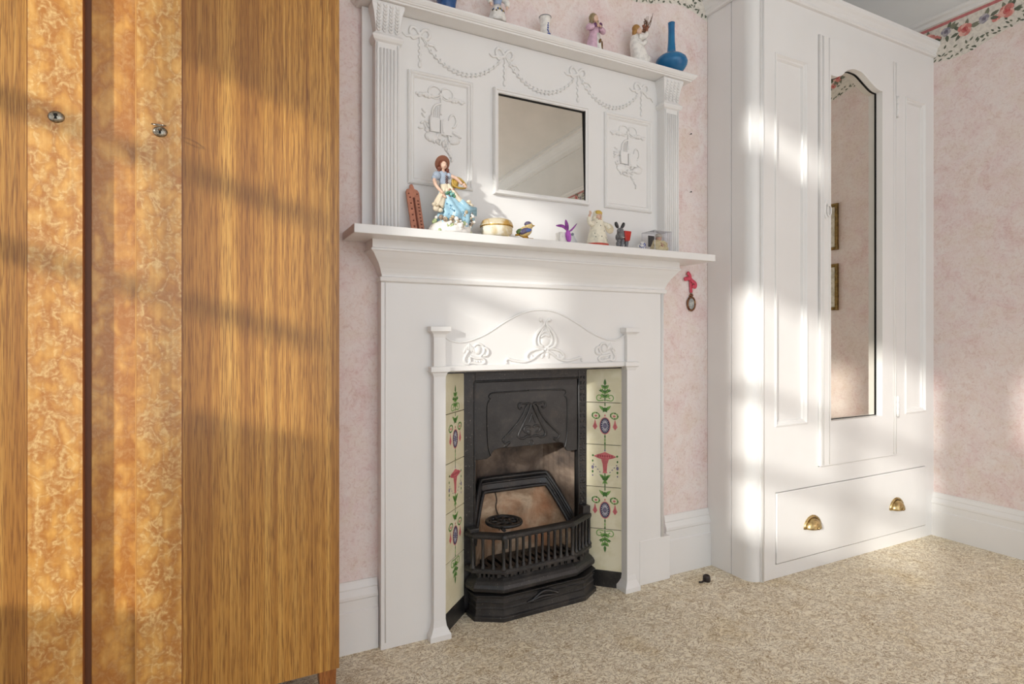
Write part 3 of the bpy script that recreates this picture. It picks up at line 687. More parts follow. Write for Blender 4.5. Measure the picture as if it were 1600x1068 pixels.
for i in range(3):
    x0, x1 = BX[i]+.006, BX[i+1]-.006; b = MB()
    for k in range(19):
        t = k/18; x = x0+(x1-x0)*t; zz = 1.855-.088*(1-(2*t-1)**2)**.85; g_ = .75+.45*math.sin(PI*t)
        sl = math.atan2(.088*4*(2*t-1), (x1-x0))
        for q in (-1, 1): b.ball((x+.001*q, BY-.002, zz+q*.0022), (.0082*g_, .006, .0036*g_), n=8, k=5, rot=Euler((0, -sl+q*.55, 0)))
    pp = [(x0+(x1-x0)*t/14, 1.855-.088*(1-(2*t/14-1)**2)**.85) for t in range(15)]
    rel(b, pp, .002, BY, k=2)
    b.build('garland_relief', WHITE, om)

# ------------------------------------------------------------------ built-in closet
cl = thing('built_in_closet', 'white built-in wardrobe with long mirrored door in alcove beside the fireplace', 'wardrobe', (2.4, 1.6, 0))
CY = 1.51
b = MB()
side = [(1.785, 1.735), (1.787, 1.62)]; b.prism_xy([(1.785, 1.735), (1.788, 1.617), (1.80, 1.617), (1.80, 1.735)], 0, 2.30)
b.build('side_panel', WHITE, cl, bevel=.0015)
cv = [(1.789, 1.614)] + [(1.789+.042*(1-math.cos(a)), 1.560-.044*math.sin(a)) for a in [i*PI/2/10 for i in range(11)]]
b = MB(); b.loft([[(x, y, z) for x, y in cv]+[(1.835, 1.53, z), (1.803, 1.614, z)] for z in (0, 2.30)], sm=False)
cp = b.build('curved_panel', WHITE, cl)
for p in cp.data.polygons: p.use_smooth = abs(p.normal.z) < .5
cp.data.set_sharp_from_angle(angle=.6)
b = MB(); b.tube([(1.838, 1.512, 0), (1.838, 1.512, 2.24)], .007, 8); b.build('corner_bead', WHITE, cl)
# face frame around door and drawer with recessed side panels
X0, X1, D0, D1 = 1.829, 3.0, 2.161, 2.686
b = MB()
def fr(x0, x1, z0, z1, y=CY): b.box(x0, x1, y, CY+.025, z0, z1)
fr(X0, X1, 0, .052); fr(X0, 1.908, .052, .329); fr(2.931, X1, .052, .329); fr(X0, X1, .329, .402)
PLz = (.584, 2.017); PRz = (.583, 2.010)
fr(X0, 1.908, .402, 2.15); fr(2.091, D0, .402, 2.15); fr(1.908, 2.091, .402, PLz[0]); fr(1.908, 2.091, PLz[1], 2.15)
fr(D1, 2.770, .402, 2.15); fr(2.928, X1, .402, 2.15); fr(2.770, 2.928, .402, PRz[0]); fr(2.770, 2.928, PRz[1], 2.15)
fr(X0, X1, 2.15, 2.30)
b.build('face_frame', WHITE, cl)
for (x0, x1, (z0, z1)) in ((1.908, 2.091, PLz), (2.770, 2.928, PRz)):
    b = MB(); b.box(x0, x1, CY+.012, CY+.02, z0, z1); pn = b.build('panel', WHITE, cl)
    b = MB(); b.sweep_rect(x0-.003, x1+.003, z0-.003, z1+.003, [(0, CY), (.001, CY-.004), (.006, CY-.005), (.010, CY-.001), (.013, CY+.003), (.018, CY+.004), (.022, CY+.010), (.023, CY+.013)])
    b.build('panel_bead', WHITE, pn)
b = MB(); pr = [(0, 2.235), (.010, 2.237), (.014, 2.244), (.010, 2.250), (.010, 2.256), (.014, 2.262), (.018, 2.274), (.026, 2.284), (.028, 2.29), (.028, 2.302), (0, 2.302)]
path = [(1.785, 1.735, (-1, 0)), (1.785, 1.60, (-1, 0)), (1.788, 1.555, (-.95, -.1)), (1.80, 1.53, (-.8, -.6)), (1.825, 1.512, (-.35, -1)), (1.86, 1.51, (0, -1)), (3.0, 1.51, (0, -1))]
b.loft([[(x+n[0]*u, y+n[1]*u, z) for u, z in pr] for x, y, n in path], sm=False); b.build('cornice', WHITE, cl)
b = MB(); b.prism_xy([(1.80, 2.10), (1.80, 1.56), (1.84, 1.53), (3.0, 1.53), (3.0, 2.10)], 2.290, 2.302); b.build('top', WHITE, cl)
# mirrored door
DY = 1.500
b = MB(); d0, d1, dz0, dz1 = D0+.003, D1-.003, .405, 2.147; gx0, gx1, gz0 = 2.2285, 2.579, .584
dr = thing('tmp', '', '', (0, 0, 0)); bpy.data.objects.remove(dr)
ah = cr([(gx0, 0, 1.996), (2.265, 0, 1.996), (2.300, 0, 2.009), (2.330, 0, 2.033), (2.372, 0, 2.049), (2.404, 0, 2.051), (2.440, 0, 2.046), (2.490, 0, 2.022), (2.540, 0, 2.000), (gx1, 0, 1.996)], 5)
ah = [(p[0], p[2]) for p in ah]
b.box(d0, gx0, DY, DY+.034, dz0, dz1); b.box(gx1, d1, DY, DY+.034, dz0, dz1); b.box(gx0, gx1, DY, DY+.034, dz0, gz0)
for i in range(len(ah)-1):
    b.prism_xz([ah[i], ah[i+1], (ah[i+1][0], dz1), (ah[i][0], dz1)], DY, DY+.034)
for x in (d0+.010, d0+.018, gx0-.012): b.tube([(x, DY, dz0+.004), (x, DY, dz1-.004)], .0022, 6)
for x in (d1-.004, d1-.022): b.tube([(x, DY, dz0+.004), (x, DY, dz1-.004)], .002, 6)
door = b.build('door', WHITE, cl)
b = MB(); b.box(gx0-.004, gx1+.004, DY+.030, DY+.034, gz0-.004, 2.06); b.build('mirror', MIRROR, door)
b = MB(); lp = [(gx0, gz0)]+ah+[(gx1, gz0)]
b.tube([(gx1-.001, DY+.028, gz0)] + [(x-.0005, DY+.028, z-.001) for x, z in reversed(ah)], .0024, 6)
b.tube([(gx0, DY+.028, gz0+.001), (gx1, DY+.028, gz0+.001)], .0016, 6); b.build('mirror_gap', DARK, door)
for zc in (1.948, .62):
    b = MB(); b.lathe((D1, DY-.004, zc), [(.0055, -.045), (.0055, -.016), (.0045, -.015), (.0045, -.013), (.0055, -.012), (.0055, .012), (.0045, .013), (.0045, .015), (.0055, .016), (.0055, .045)], 10); b.box(D1-.016, D1+.016, DY-.001, DY+.012, zc-.045, zc+.045)
    b.build('hinge', WHITE, door)
b = MB(); hx, hz = 2.196, 1.445
b.ball((hx, DY-.001, hz+.028), (.007, .003, .012)); b.ball((hx, DY-.001, hz-.03), (.007, .003, .010)); b.ball((hx-.006, DY-.001, hz), (.009, .003, .028))
b.tube([(hx+.012+.012*math.cos(a*PI/8), DY-.006, hz-.006+.022*math.sin(a*PI/8)) for a in range(16)], .003, 6, closed=True); b.ball((hx+.006, DY-.006, hz+.016), .006)
b.build('handle', WHITE, door)
b = MB(); b.box(1.911, 2.928, CY-.004, CY+.02, .055, .326); dw = b.build('drawer', WHITE, cl, bevel=.003)
for hxc, hzc in ((2.118, .180), (2.692, .177)):
    b = MB(); R_ = .048; rings = []
    for i in range(17):                     # quarter-dome cup open at the bottom
        a = PI*i/16; rings.append([(hxc+.042*math.cos(a)*math.cos(e)**.8, CY-.004-.030*math.sin(e), hzc-.015+.040*math.sin(a)*math.cos(e)**.8) for e in [PI/2*j/8*.999 for j in range(9)]])
    b.loft(rings, closed=False, caps=False)
    b.tube([(hxc+.047*math.cos(PI*i/12), CY-.006, hzc-.015+.046*math.sin(PI*i/12)) for i in range(13)], .0055, 6)
    b.ball((hxc, CY-.035, hzc-.010), (.006, .004, .006)); b.ball((hxc, CY-.006, hzc+.034), .003)
    hcup = b.build('cup_handle', BRASS, dw)
    sm = hcup.modifiers.new('thick', 'SOLIDIFY'); sm.thickness = .0015
# dark backing behind the door gaps
MB().box(1.84, 2.99, CY+.03, CY+.035, .01, 2.2).build('inner_board', DARK, cl)

# ------------------------------------------------------------------ wooden wardrobe
wd = thing('wardrobe', 'honey coloured two door wooden wardrobe with figured veneer strips left of the fireplace', 'wardrobe', (-.2, 1.7, 0))
WZ0, WZ1, WY = .088, 1.92, 1.50
b = MB(); b.box(-.68, .272, 1.545, 2.07, WZ0+.004, WZ1); b.build('carcass', CARC, wd, bevel=.003)
MB().box(-.256, -.243, 1.522, 1.53, WZ0+.004, WZ1).build('door_stop', mat('dark_stained_wood', (98, 56, 28), .5), wd)  # dark brown strip painting in the shade beside the left door edge
MB().box(-.256, -.155, 1.526, 1.545, WZ0+.004, WZ1).build('centre_panel', FIG2, wd)
b = MB(); b.box(-.16, .275, WY, 1.545, WZ0, WZ1-.01); rd = b.build('door', CARC, wd, bevel=.003)
MB().box(-.158, -.0725, WY-.0012, WY+.002, WZ0+.002, WZ1-.012).build('figured_strip', FIG, rd)
MB().box(-.0705, .0995, WY-.0012, WY+.002, WZ0+.002, WZ1-.012).build('teak_veneer', TEAK, rd)
MB().box(.100, .2745, WY-.0012, WY+.002, WZ0+.002, WZ1-.012).build('teak_veneer', TEAK, rd)
MB().box(-.1610, -.1582, WY-.0006, WY+.01, WZ0+.002, WZ1-.012).build('edge_strip', PLAINV, rd)
b = MB(); b.box(-.68, -.254, WY, 1.545, WZ0, WZ1-.01); ld = b.build('door', CARC, wd, bevel=.003)
MB().box(-.346, -.2545, WY-.0012, WY+.002, WZ0+.002, WZ1-.012).build('figured_strip', FIG, ld)
MB().box(-.679, -.3475, WY-.0012, WY+.002, WZ0+.002, WZ1-.012).build('teak_veneer', TEAK, ld)
for x, y in ((.247, 1.525), (-.65, 1.525), (.247, 2.03), (-.65, 2.03)):
    b = MB(); b.hexa([(x-.014, y-.014, 0), (x+.020, y-.014, 0), (x+.020, y+.014, 0), (x-.014, y+.014, 0)], [(x-.022, y-.02, WZ0+.004), (x+.022, y-.02, WZ0+.004), (x+.022, y+.02, WZ0+.004), (x-.022, y+.02, WZ0+.004)])
    b.build('leg', CARC, wd, bevel=.002)
for dr_, kx, kz in ((ld, -.299, 1.386), (rd, -.114, 1.385)):
    b = MB(); R90 = Matrix.Rotation(PI/2, 3, 'X')
    b.lathe((kx, WY-.001, kz), [(.0145, 0), (.0145, .001), (.0125, .004), (.008, .006), (.001, .0065)], 20, mat3=R90, sx=1, sy=.85)
    es = b.build('lock_escutcheon', NICKEL, dr_)
    b = MB(); yk = WY-.0078
    b.lathe((kx, yk, kz+.0025), [(.0036, 0), (.001, .0004)], 12, mat3=R90); b.prism_xz([(kx-.0016, kz+.002), (kx+.0016, kz+.002), (kx+.0024, kz-.006), (kx-.0024, kz-.006)], yk-.0004, yk+.001); b.build('keyhole', DARK, es)
b = MB(); kx, kz = -.114, 1.3855
b.tube([(kx, WY-.0078, kz), (kx, WY-.024, kz+.001)], .0022, 8)
b.tube([(kx+.013*math.cos(a*PI/7), WY-.034+.010*math.sin(a*PI/7)*1.0, kz+.004+.004*math.sin(a*PI/7)) for a in range(14)], .0016, 6, closed=True)
tag(b.build('key', NICKEL), 'small steel key with oval bow in the right wardrobe door lock', 'key')

# ------------------------------------------------------------------ small things: mantel shelf
ZS = 1.235
SKIN = C(226, 190, 168); LB = C(158, 196, 214); LB2 = C(96, 150, 184); CREAM = C(228, 214, 190); BROWN = C(104, 62, 38); PORC = C(234, 230, 224, rough=.18)
def ringloft(b, rings, m=0, n=28, twist=0):
    R = []
    for (cx_, cy_, z, rx, ry, amp, k) in rings:
        R.append([(cx_+rx*(1+amp*math.cos(k*2*PI*i/n+twist*z*40))*math.cos(2*PI*i/n), cy_+ry*(1+amp*math.cos(k*2*PI*i/n+twist*z*40))*math.sin(2*PI*i/n), z) for i in range(n)])
    b.loft(R, m)
# thermometer, leaning back on the overmantel
TERRA = C(198, 132, 106, rough=.7); TERD = C(120, 66, 50, rough=.7)
th = thing('thermometer', 'small terracotta thermometer plaque leaning against the overmantel pilaster', 'thermometer', (.537, 1.69, ZS))
def leanp(x, z, e): return (.5385+x-.085*(z), 1.674+.20*z-e, ZS+z)
b = MB(); hw2 = .0205
ol = [(-hw2, .0), (hw2, .0), (hw2, .132), (hw2-.004, .140), (.007, .143), (.006, .150), (.004, .156), (0, .158), (-.004, .156), (-.006, .150), (-.007, .143), (-hw2+.004, .140), (-hw2, .132)]
b.hexa([leanp(x, z, 0) for x, z in ol], [leanp(x, z, .006) for x, z in ol]); b.build('plaque', TERRA, th, bevel=.001)
b = MB(); b.tube([leanp(.001, .012, .006), leanp(.001, .112, .006)], .0032, 6, 0); b.ball(leanp(.001, .112, .006), .004)
for k in range(9): b.box(*[v for p in zip(leanp(.010, .02+.0105*k, .0072), leanp(.0155, .0235+.0105*k, .0058)) for v in sorted(p)])
for k in range(6): b.ball(leanp(-.010, .025+.018*k, .006), (.003, .0015, .003), n=8, k=4)
for x in (-.013, .013): b.ball(leanp(x, .127, .006), (.0025, .0015, .0025), n=8, k=4)
b.build('scale', TERD, th)
# lady figurine
lx, ly = .630, 1.640
ld_ = thing('lady_figurine', 'porcelain lady figurine in blue dress and brown hat on the mantel shelf', 'figurine', (lx, ly, ZS))
b = MB()
ringloft(b, [(lx-.002, ly, ZS, .068, .048, .05, 5), (lx-.002, ly, ZS+.012, .070, .050, .06, 7), (lx, ly, ZS+.028, .060, .044, .1, 9), (lx+.004, ly, ZS+.042, .045, .036, .06, 8)], 0)
rnd = random.Random(4)
for k in range(46):
    a = rnd.uniform(PI*.95, PI*2.05); rr = rnd.uniform(.85, 1.02); zz = rnd.uniform(.006, .05)
    b.ball((lx+.064*rr*math.cos(a)*(1-zz*2), ly+.047*rr*math.sin(a)*(1-zz*2), ZS+zz), rnd.uniform(.004, .009), rnd.choice((0, 1, 1, 2, 3)), n=7, k=5)
for k in range(40): b.ball((lx+.046+rnd.uniform(-.014, .020), ly-.026+rnd.uniform(-.008, .01), ZS+.02+rnd.uniform(0, .050)), rnd.uniform(.003, .0055), rnd.choice((0, 0, 2, 3)), n=7, k=5)
for k in range(24): b.ball((lx-.004+rnd.uniform(-.02, .02), ly-.040+rnd.uniform(-.004, .004), ZS+.02+rnd.uniform(0, .024)), rnd.uniform(.003, .005), rnd.choice((0, 0, 2, 3)), n=7, k=5)
b.build('flower_base', [PORC, C(176, 190, 140), C(186, 166, 136), C(146, 128, 112)], ld_)
b = MB()
ringloft(b, [(lx+.006, ly, ZS+.018, .052, .040, .10, 9), (lx+.012, ly, ZS+.045, .058, .036, .12, 9), (lx+.018, ly, ZS+.066, .052, .033, .12, 9), (lx+.004, ly, ZS+.085, .042, .030, .11, 9), (lx-.008, ly, ZS+.105, .032, .026, .1, 9), (lx-.014, ly, ZS+.125, .024, .021, .07, 9), (lx-.020, ly, ZS+.146, .016, .015, .02, 9)], 0, 54, .3)
b.loft([[(lx+.02, ly-.034, ZS+.07), (lx+.04, ly-.020, ZS+.095), (lx+.02, ly+.01, ZS+.09)], [(lx+.074, ly-.026, ZS+.060), (lx+.080, ly-.014, ZS+.088), (lx+.074, ly+.004, ZS+.075)]], 0)
b.tube([(lx+.02, ly-.03, ZS+.10), (lx+.045, ly-.028, ZS+.078), (lx+.074, ly-.022, ZS+.085)], [.010, .012, .004], 8, 0)
for k in range(22):
    a = rnd.uniform(PI*1.15, PI*1.9); z = rnd.uniform(.045, .10); rx = .058-(z-.045)*.42
    b.ball((lx+.010-(z-.06)*.3+rx*math.cos(a), ly+.66*rx*math.sin(a)-.003, ZS+z), .0022, 1, n=6, k=4)
b.build('skirt', [LB, LB2], ld_)
b = MB()   # cream overskirt drawn up on both sides
def drape(pts, wd):
    q = cr(pts, 6); n = len(q); rings = []
    for i, p in enumerate(q):
        w_ = wd[0]+(wd[1]-wd[0])*i/(n-1)
        rings.append([(p[0]+w_*(.9+.25*math.cos(5*a+i*.25))*math.cos(a), p[1]-.004+.55*w_*(.9+.25*math.cos(5*a+i*.25))*math.sin(a), p[2]+.25*w_*math.sin(3*a)) for a in [2*PI*j/20 for j in range(20)]])
    b.loft(rings)
drape([(lx-.022, ly-.004, ZS+.150), (lx-.030, ly-.010, ZS+.125), (lx-.040, ly-.012, ZS+.100), (lx-.046, ly-.014, ZS+.080)], (.010, .017))
drape([(lx-.014, ly-.006, ZS+.150), (lx-.002, ly-.016, ZS+.130), (lx+.014, ly-.018, ZS+.112), (lx+.030, ly-.018, ZS+.098), (lx+.046, ly-.016, ZS+.094)], (.010, .015))
for (x, z, r_) in ((-.052, .074, .011), (-.040, .070, .009), (-.058, .086, .008), (.052, .104, .008), (.058, .092, .010), (.048, .082, .009)): b.ball((lx+x, ly-.016, ZS+z), (r_, .009, r_*.8), n=10, k=6)
ringloft(b, [(lx-.014, ly-.003, ZS+.120, .019, .019, .06, 7), (lx-.017, ly-.001, ZS+.134, .020, .019, .06, 7), (lx-.020, ly, ZS+.150, .016, .0155, 0, 7)], 0)
b.build('overskirt', CREAM, ld_)
b = MB()
ringloft(b, [(lx-.020, ly, ZS+.146, .0145, .012, 0, 1), (lx-.023, ly, ZS+.160, .013, .011, 0, 1), (lx-.026, ly, ZS+.172, .017, .013, 0, 1), (lx-.027, ly, ZS+.184, .019, .012, 0, 1), (lx-.027, ly, ZS+.190, .012, .009, 0, 1)], 0)
b.ball((lx-.045, ly-.002, ZS+.176), (.014, .013, .013)); b.ball((lx-.052, ly-.002, ZS+.168), (.010, .010, .010)); b.ball((lx-.008, ly-.002, ZS+.179), (.010, .010, .010))
b.build('bodice', C(166, 180, 198), ld_)
b = MB()
for k in range(4): b.tube([(lx-.022, ly-.0125, ZS+.150+.007*k), (lx-.014, ly-.0130, ZS+.156+.007*k)], .001, 5); b.tube([(lx-.014, ly-.0125, ZS+.150+.007*k), (lx-.022, ly-.0130, ZS+.156+.007*k)], .001, 5)
b.build('lacing', BROWN, ld_)
b = MB()   # head, neck, arms: one body
b.lathe((lx-.026, ly-.002, ZS+.186), [(.010, 0), (.0055, .006), (.005, .014)], 10); b.ball((lx-.025, ly-.006, ZS+.208), (.0095, .0105, .0125)); b.ball((lx-.024, ly-.0168, ZS+.206), (.0018, .002, .0026))
q = cr([(lx-.054, ly-.004, ZS+.166), (lx-.054, ly-.012, ZS+.148), (lx-.046, ly-.020, ZS+.132), (lx-.034, ly-.024, ZS+.120)], 4); b.tube(q, [.0062-.0002*i for i in range(len(q))], 8)
q = cr([(lx-.006, ly-.004, ZS+.180), (lx+.014, ly-.010, ZS+.172), (lx+.032, ly-.012, ZS+.156)], 4); b.tube(q, [.006-.0002*i for i in range(len(q))], 8)
for cx_, cz_ in ((lx-.031, ZS+.116), (lx+.035, ZS+.153)):
    b.ball((cx_, ly-.020, cz_), (.005, .004, .005), n=8, k=6)
    for f_ in range(4): b.tube([(cx_-.002+.002*f_, ly-.022, cz_-.002), (cx_+.001+.0022*f_, ly-.024, cz_-.009)], .0013, 5)
    b.tube([(cx_-.003, ly-.022, cz_), (cx_-.006, ly-.024, cz_-.005)], .0014, 5)
b.tube([(lx-.054, ly-.003, ZS+.170), (lx-.026, ly, ZS+.182), (lx-.004, ly-.003, ZS+.180)], .0055, 8); b.tube([(lx-.026, ly, ZS+.180), (lx-.026, ly-.002, ZS+.196)], .005, 8)
b.build('body', SKIN, ld_)
b = MB()
for sg in (-1, 1): b.ball((lx-.0245+sg*.0036, ly-.0155, ZS+.2095), (.0012, .0008, .0009), 0, n=6, k=4)
b.ball((lx-.0242, ly-.0160, ZS+.2015), (.0020, .0009, .0009), 1, n=6, k=4); b.build('face_paint', [BROWN, C(190, 84, 84)], ld_)
b = MB(); b.ball((lx-.025, ly+.001, ZS+.212), (.013, .012, .013)); 
for k, (dx, dz, r_) in enumerate(((-.012, .198, .007), (-.013, .190, .006), (.012, .196, .007), (.016, .186, .0065), (.021, .178, .005))): b.ball((lx-.025+dx, ly-.001, ZS+dz), r_)
b.build('hair', C(120, 66, 48), ld_)
b = MB(); Rh = Euler((1.15, .1, .1)).to_matrix()
b.lathe((lx-.026, ly+.004, ZS+.216), [(.0235, -.0015), (.0245, 0), (.0235, .0015), (.013, .003), (.012, .010), (.001, .012)], 24, mat3=Rh.inverted())
b.build('hat', C(140, 88, 66), ld_)
b = MB(); q = cr([(lx+.004, ly-.004, ZS+.168), (lx+.018, ly-.006, ZS+.176), (lx+.034, ly-.008, ZS+.168), (lx+.046, ly-.008, ZS+.154), (lx+.040, ly-.010, ZS+.146), (lx+.022, ly-.012, ZS+.144), (lx+.006, ly-.008, ZS+.152)], 4, True); b.tube(q, .0035, 6, closed=True)
b.ball((lx+.012, ly-.002, ZS+.158), (.012, .008, .015), rot=Euler((0, .5, 0))); b.build('basket', C(176, 142, 62), ld_)
b = MB()
for k in range(9): b.ball((lx-.014+rnd.uniform(-.013, .016), ly-.024+rnd.uniform(-.003, .003), ZS+.118+rnd.uniform(-.008, .016)), rnd.uniform(.004, .006), k % 3, n=8, k=5)
b.build('posy', [C(86, 138, 106), C(120, 176, 168), C(166, 112, 92)], ld_)
# lidded pot
px_, py_ = .781, 1.635
pt = thing('trinket_pot', 'round white trinket pot with gold banded lid beside the lady figurine', 'pot', (px_, py_, ZS))
LUST = m_speck('pearl_lustre', (226, 220, 206), (206, 188, 150), 24, .14)
b = MB(); b.lathe((px_, py_, ZS+.006), [(.034, 0), (.042, .003), (.049, .012), (.051, .024), (.0505, .032)], 32)
for k in range(3): a = -PI/2+.7+k*2*PI/3; b.ball((px_+.038*math.cos(a), py_+.038*math.sin(a), ZS+.005), (.006, .006, .005))
b.build('bowl', LUST, pt)
b = MB(); b.lathe((px_, py_, ZS+.038), [(.052, 0), (.0525, .003), (.051, .008), (.050, .012), (.046, .018), (.036, .0225), (.015, .025), (.001, .0255)], 32)
ldd = b.build('lid', m_speck('gold_lustre_lid', (218, 206, 178), (196, 156, 84), 22, .14, .25), pt)
b = MB(); b.lathe((px_, py_, ZS+.036), [(.0515, 0), (.053, .001), (.053, .0025), (.0515, .0035)], 32); b.build('gilt_band', GILT, ldd)
# enamel bird
bx, by = .880, 1.630
bd = thing('enamel_bird', 'small gilt and blue enamel bird trinket right of the trinket pot', 'figurine', (bx, by, ZS))
b = MB(); b.lathe((bx+.002, by, ZS), [(.017, 0), (.021, .003), (.019, .007), (.011, .011), (.009, .016)], 14, sy=.75)
for k in range(5): b.ball((bx-.012+.008*k, by-.012, ZS+.006), (.006, .005, .004), n=8, k=5)
b.tube([(bx-.018, by, ZS+.022), (bx-.034, by+.002, ZS+.017)], [.006, .003], 6); b.build('gilt_base', GILT, bd)
b = MB(); b.ball((bx, by, ZS+.031), (.026, .017, .017), rot=Euler((0, -.45, 0))); b.ball((bx+.014, by-.001, ZS+.050), (.0135, .0125, .0125)); b.build('breast', C(214, 188, 128, rough=.2), bd)
b = MB(); b.ball((bx-.006, by-.009, ZS+.031), (.021, .010, .010), 0, rot=Euler((0, -.4, 0))); b.ball((bx+.011, by, ZS+.056), (.0125, .0125, .009), 0); b.ball((bx-.022, by-.003, ZS+.030), (.012, .010, .008), 1, rot=Euler((0, -.5, 0)))
b.ball((bx+.004, by-.017, ZS+.033), (.012, .004, .006), 2, rot=Euler((0, -.3, 0))); b.build('wing', [C(92, 84, 112, rough=.2), C(112, 142, 84, rough=.2), C(78, 96, 160, rough=.2)], bd)
b = MB(); b.lathe((bx+.026, by-.004, ZS+.051), [(.0035, 0), (.0005, .009)], 8, mat3=Matrix.Rotation(PI/2-.2, 3, 'Y')); b.build('beak', GILT, bd)
b = MB(); b.ball((bx+.021, by-.010, ZS+.053), .0018, n=8, k=5); b.build('eye', DARK, bd)
# white pot with purple flower
fx, fy = 1.031, 1.640
fp = thing('flower_pot', 'tiny white pot holding one purple paper flower on the mantel shelf', 'ornament', (fx, fy, ZS))
b = MB(); b.box(fx-.020, fx+.014, fy-.012, fy+.018, ZS, ZS+.042); b.build('pot', PORC, fp, bevel=.003)
PURP = m_speck('purple_petal', (150, 66, 158), (110, 44, 122), 60, .5); 
b = MB(); b.ball((fx+.010, fy-.016, ZS+.028), (.010, .009, .021), rot=Euler((0, -.15, 0))); b.build('flower', C(186, 92, 194, rough=.5), fp)
for pts_, w_ in (([(fx+.008, fy-.016, ZS+.045), (fx+.003, fy-.018, ZS+.062), (fx-.002, fy-.018, ZS+.082)], .0065), ([(fx+.007, fy-.016, ZS+.044), (fx-.012, fy-.020, ZS+.058), (fx-.042, fy-.022, ZS+.058)], .005), ([(fx+.010, fy-.015, ZS+.044), (fx+.022, fy-.017, ZS+.050), (fx+.043, fy-.018, ZS+.073)], .0028)):
    b = MB(); q = cr(pts_, 5); b.tube(q, [w_*(.25+math.sin(PI*i/(len(q)-1)))*.9 for i in range(len(q))], 8, flat=.35, flatdir=(0, 1, 0)); b.build('petal', PURP, fp)
# crystal ornament
gx, gy = 1.073, 1.645
b = MB(); b.prism_xy([(gx-.012, gy-.012), (gx+.022, gy-.012), (gx+.022, gy+.012), (gx-.012, gy+.012)], ZS, ZS+.005)
b.hexa([(gx-.010, gy-.010, ZS+.005), (gx+.016, gy-.010, ZS+.005), (gx+.016, gy+.010, ZS+.005), (gx-.010, gy+.010, ZS+.005)], [(gx-.006, gy-.004, ZS+.036), (gx+.002, gy-.004, ZS+.036), (gx+.002, gy+.004, ZS+.036), (gx-.006, gy+.004, ZS+.036)]); b.ball((gx-.002, gy, ZS+.040), .0055, 1)
tag(b.build('crystal_ornament', [CRYS, C(140, 146, 160, rough=.15)]), 'small clear crystal ornament right of the purple flower', 'ornament')
# peasant woman
wx, wy = 1.170, 1.640; CRM = C(231, 224, 204); RED = C(200, 76, 62)
pw = thing('peasant_figurine', 'ceramic woman figurine in cream apron dress and headscarf waving one arm', 'figurine', (wx, wy, ZS))
b = MB(); b.lathe((wx, wy, ZS), [(.041, 0), (.0425, .002), (.0420, .013)], 28, sy=.82); b.build('red_hem', RED, pw)
b = MB(); b.lathe((wx, wy, ZS+.012), [(.0413, 0), (.0395, .003), (.034, .030), (.028, .052), (.024, .072), (.021, .083), (.012, .090)], 28, sy=.82)
q = cr([(wx-.018, wy-.006, ZS+.082), (wx-.036, wy-.012, ZS+.078), (wx-.046, wy-.016, ZS+.086), (wx-.047, wy-.018, ZS+.100)], 4); b.tube(q, [.010-.0003*i for i in range(len(q))], 9)
b.tube(cr([(wx+.018, wy-.006, ZS+.084), (wx+.032, wy-.012, ZS+.078), (wx+.038, wy-.016, ZS+.066)], 4), .009, 9)
b.build('dress', CRM, pw)
b = MB(); b.tube([(wx-.047, wy-.018, ZS+.098), (wx-.044, wy-.018, ZS+.108)], .0042, 8); b.ball((wx-.043, wy-.019, ZS+.112), (.0045, .003, .005), n=8, k=6)
for k in range(4): b.tube([(wx-.046+.002*k, wy-.019, ZS+.114), (wx-.047+.0022*k, wy-.020, ZS+.121-.0008*abs(k-1))], .0011, 5)
b.tube([(wx-.040, wy-.019, ZS+.111), (wx-.037, wy-.020, ZS+.115)], .0013, 5)
b.lathe((wx, wy-.002, ZS+.092), [(.007, 0), (.006, .010)], 10); b.ball((wx, wy-.006, ZS+.110), (.0125, .012, .014)); b.ball((wx, wy-.0185, ZS+.108), (.0018, .002, .0025))
b.tube(cr([(wx, wy-.002, ZS+.096), (wx-.016, wy-.006, ZS+.084), (wx-.036, wy-.013, ZS+.080), (wx-.045, wy-.016, ZS+.088), (wx-.046, wy-.018, ZS+.100)], 4), .004, 8)
b.build('body', SKIN, pw)
b = MB(); b.ball((wx, wy, ZS+.114), (.0175, .0155, .0175)); b.ball((wx+.012, wy+.002, ZS+.102), (.010, .010, .014)); b.ball((wx-.012, wy+.002, ZS+.102), (.008, .010, .012)); b.build('headscarf', CRM, pw)
b = MB(); b.ball((wx, wy-.005, ZS+.119), (.0145, .0135, .0105)); b.build('hair', C(204, 170, 74), pw)
b = MB()
for sg in (-1, 1): b.ball((wx+sg*.0045, wy-.0172, ZS+.1115), (.0013, .0008, .001), 0, n=6, k=4)
b.ball((wx, wy-.0178, ZS+.1035), (.0026, .0009, .001), 1, n=6, k=4)
for sg in (-1, 1): b.ball((wx+sg*.004, wy-.014, ZS+.095), (.005, .003, .003), 2, n=8, k=5, rot=Euler((0, sg*.5, 0)))
b.build('face_paint', [BROWN, C(190, 70, 60), C(196, 92, 56)], pw)
b = MB(); rnd = random.Random(9)
for (u, v) in ((0, .068), (.0, .030), (-.022, .028), (.020, .026), (-.012, .078), (.014, .050), (-.024, .040), (.026, .020)):
    rr = .0405-(v-.006)*.245; a = -PI/2+u/rr
    for k in range(5 if abs(u) < .005 else 3):
        da = .09*math.cos(k*2.1); dz = .0065*math.sin(k*2.1); b.ball((wx+rr*math.cos(a+da), wy+.82*rr*math.sin(a+da), ZS+v+dz), (.0022, .0012, .0032), k % 2, n=6, k=4)
b.build('flower_sprigs', [C(70, 84, 92), C(104, 112, 96)], pw)
b = MB(); b.lathe((wx+.041, wy-.014, ZS+.068), [(.0165, -.0015), (.018, 0), (.0165, .002), (.012, .003), (.001, .0035)], 22, mat3=Matrix.Rotation(PI/2-.15, 3, 'X')); b.build('tray', C(214, 200, 170), pw)
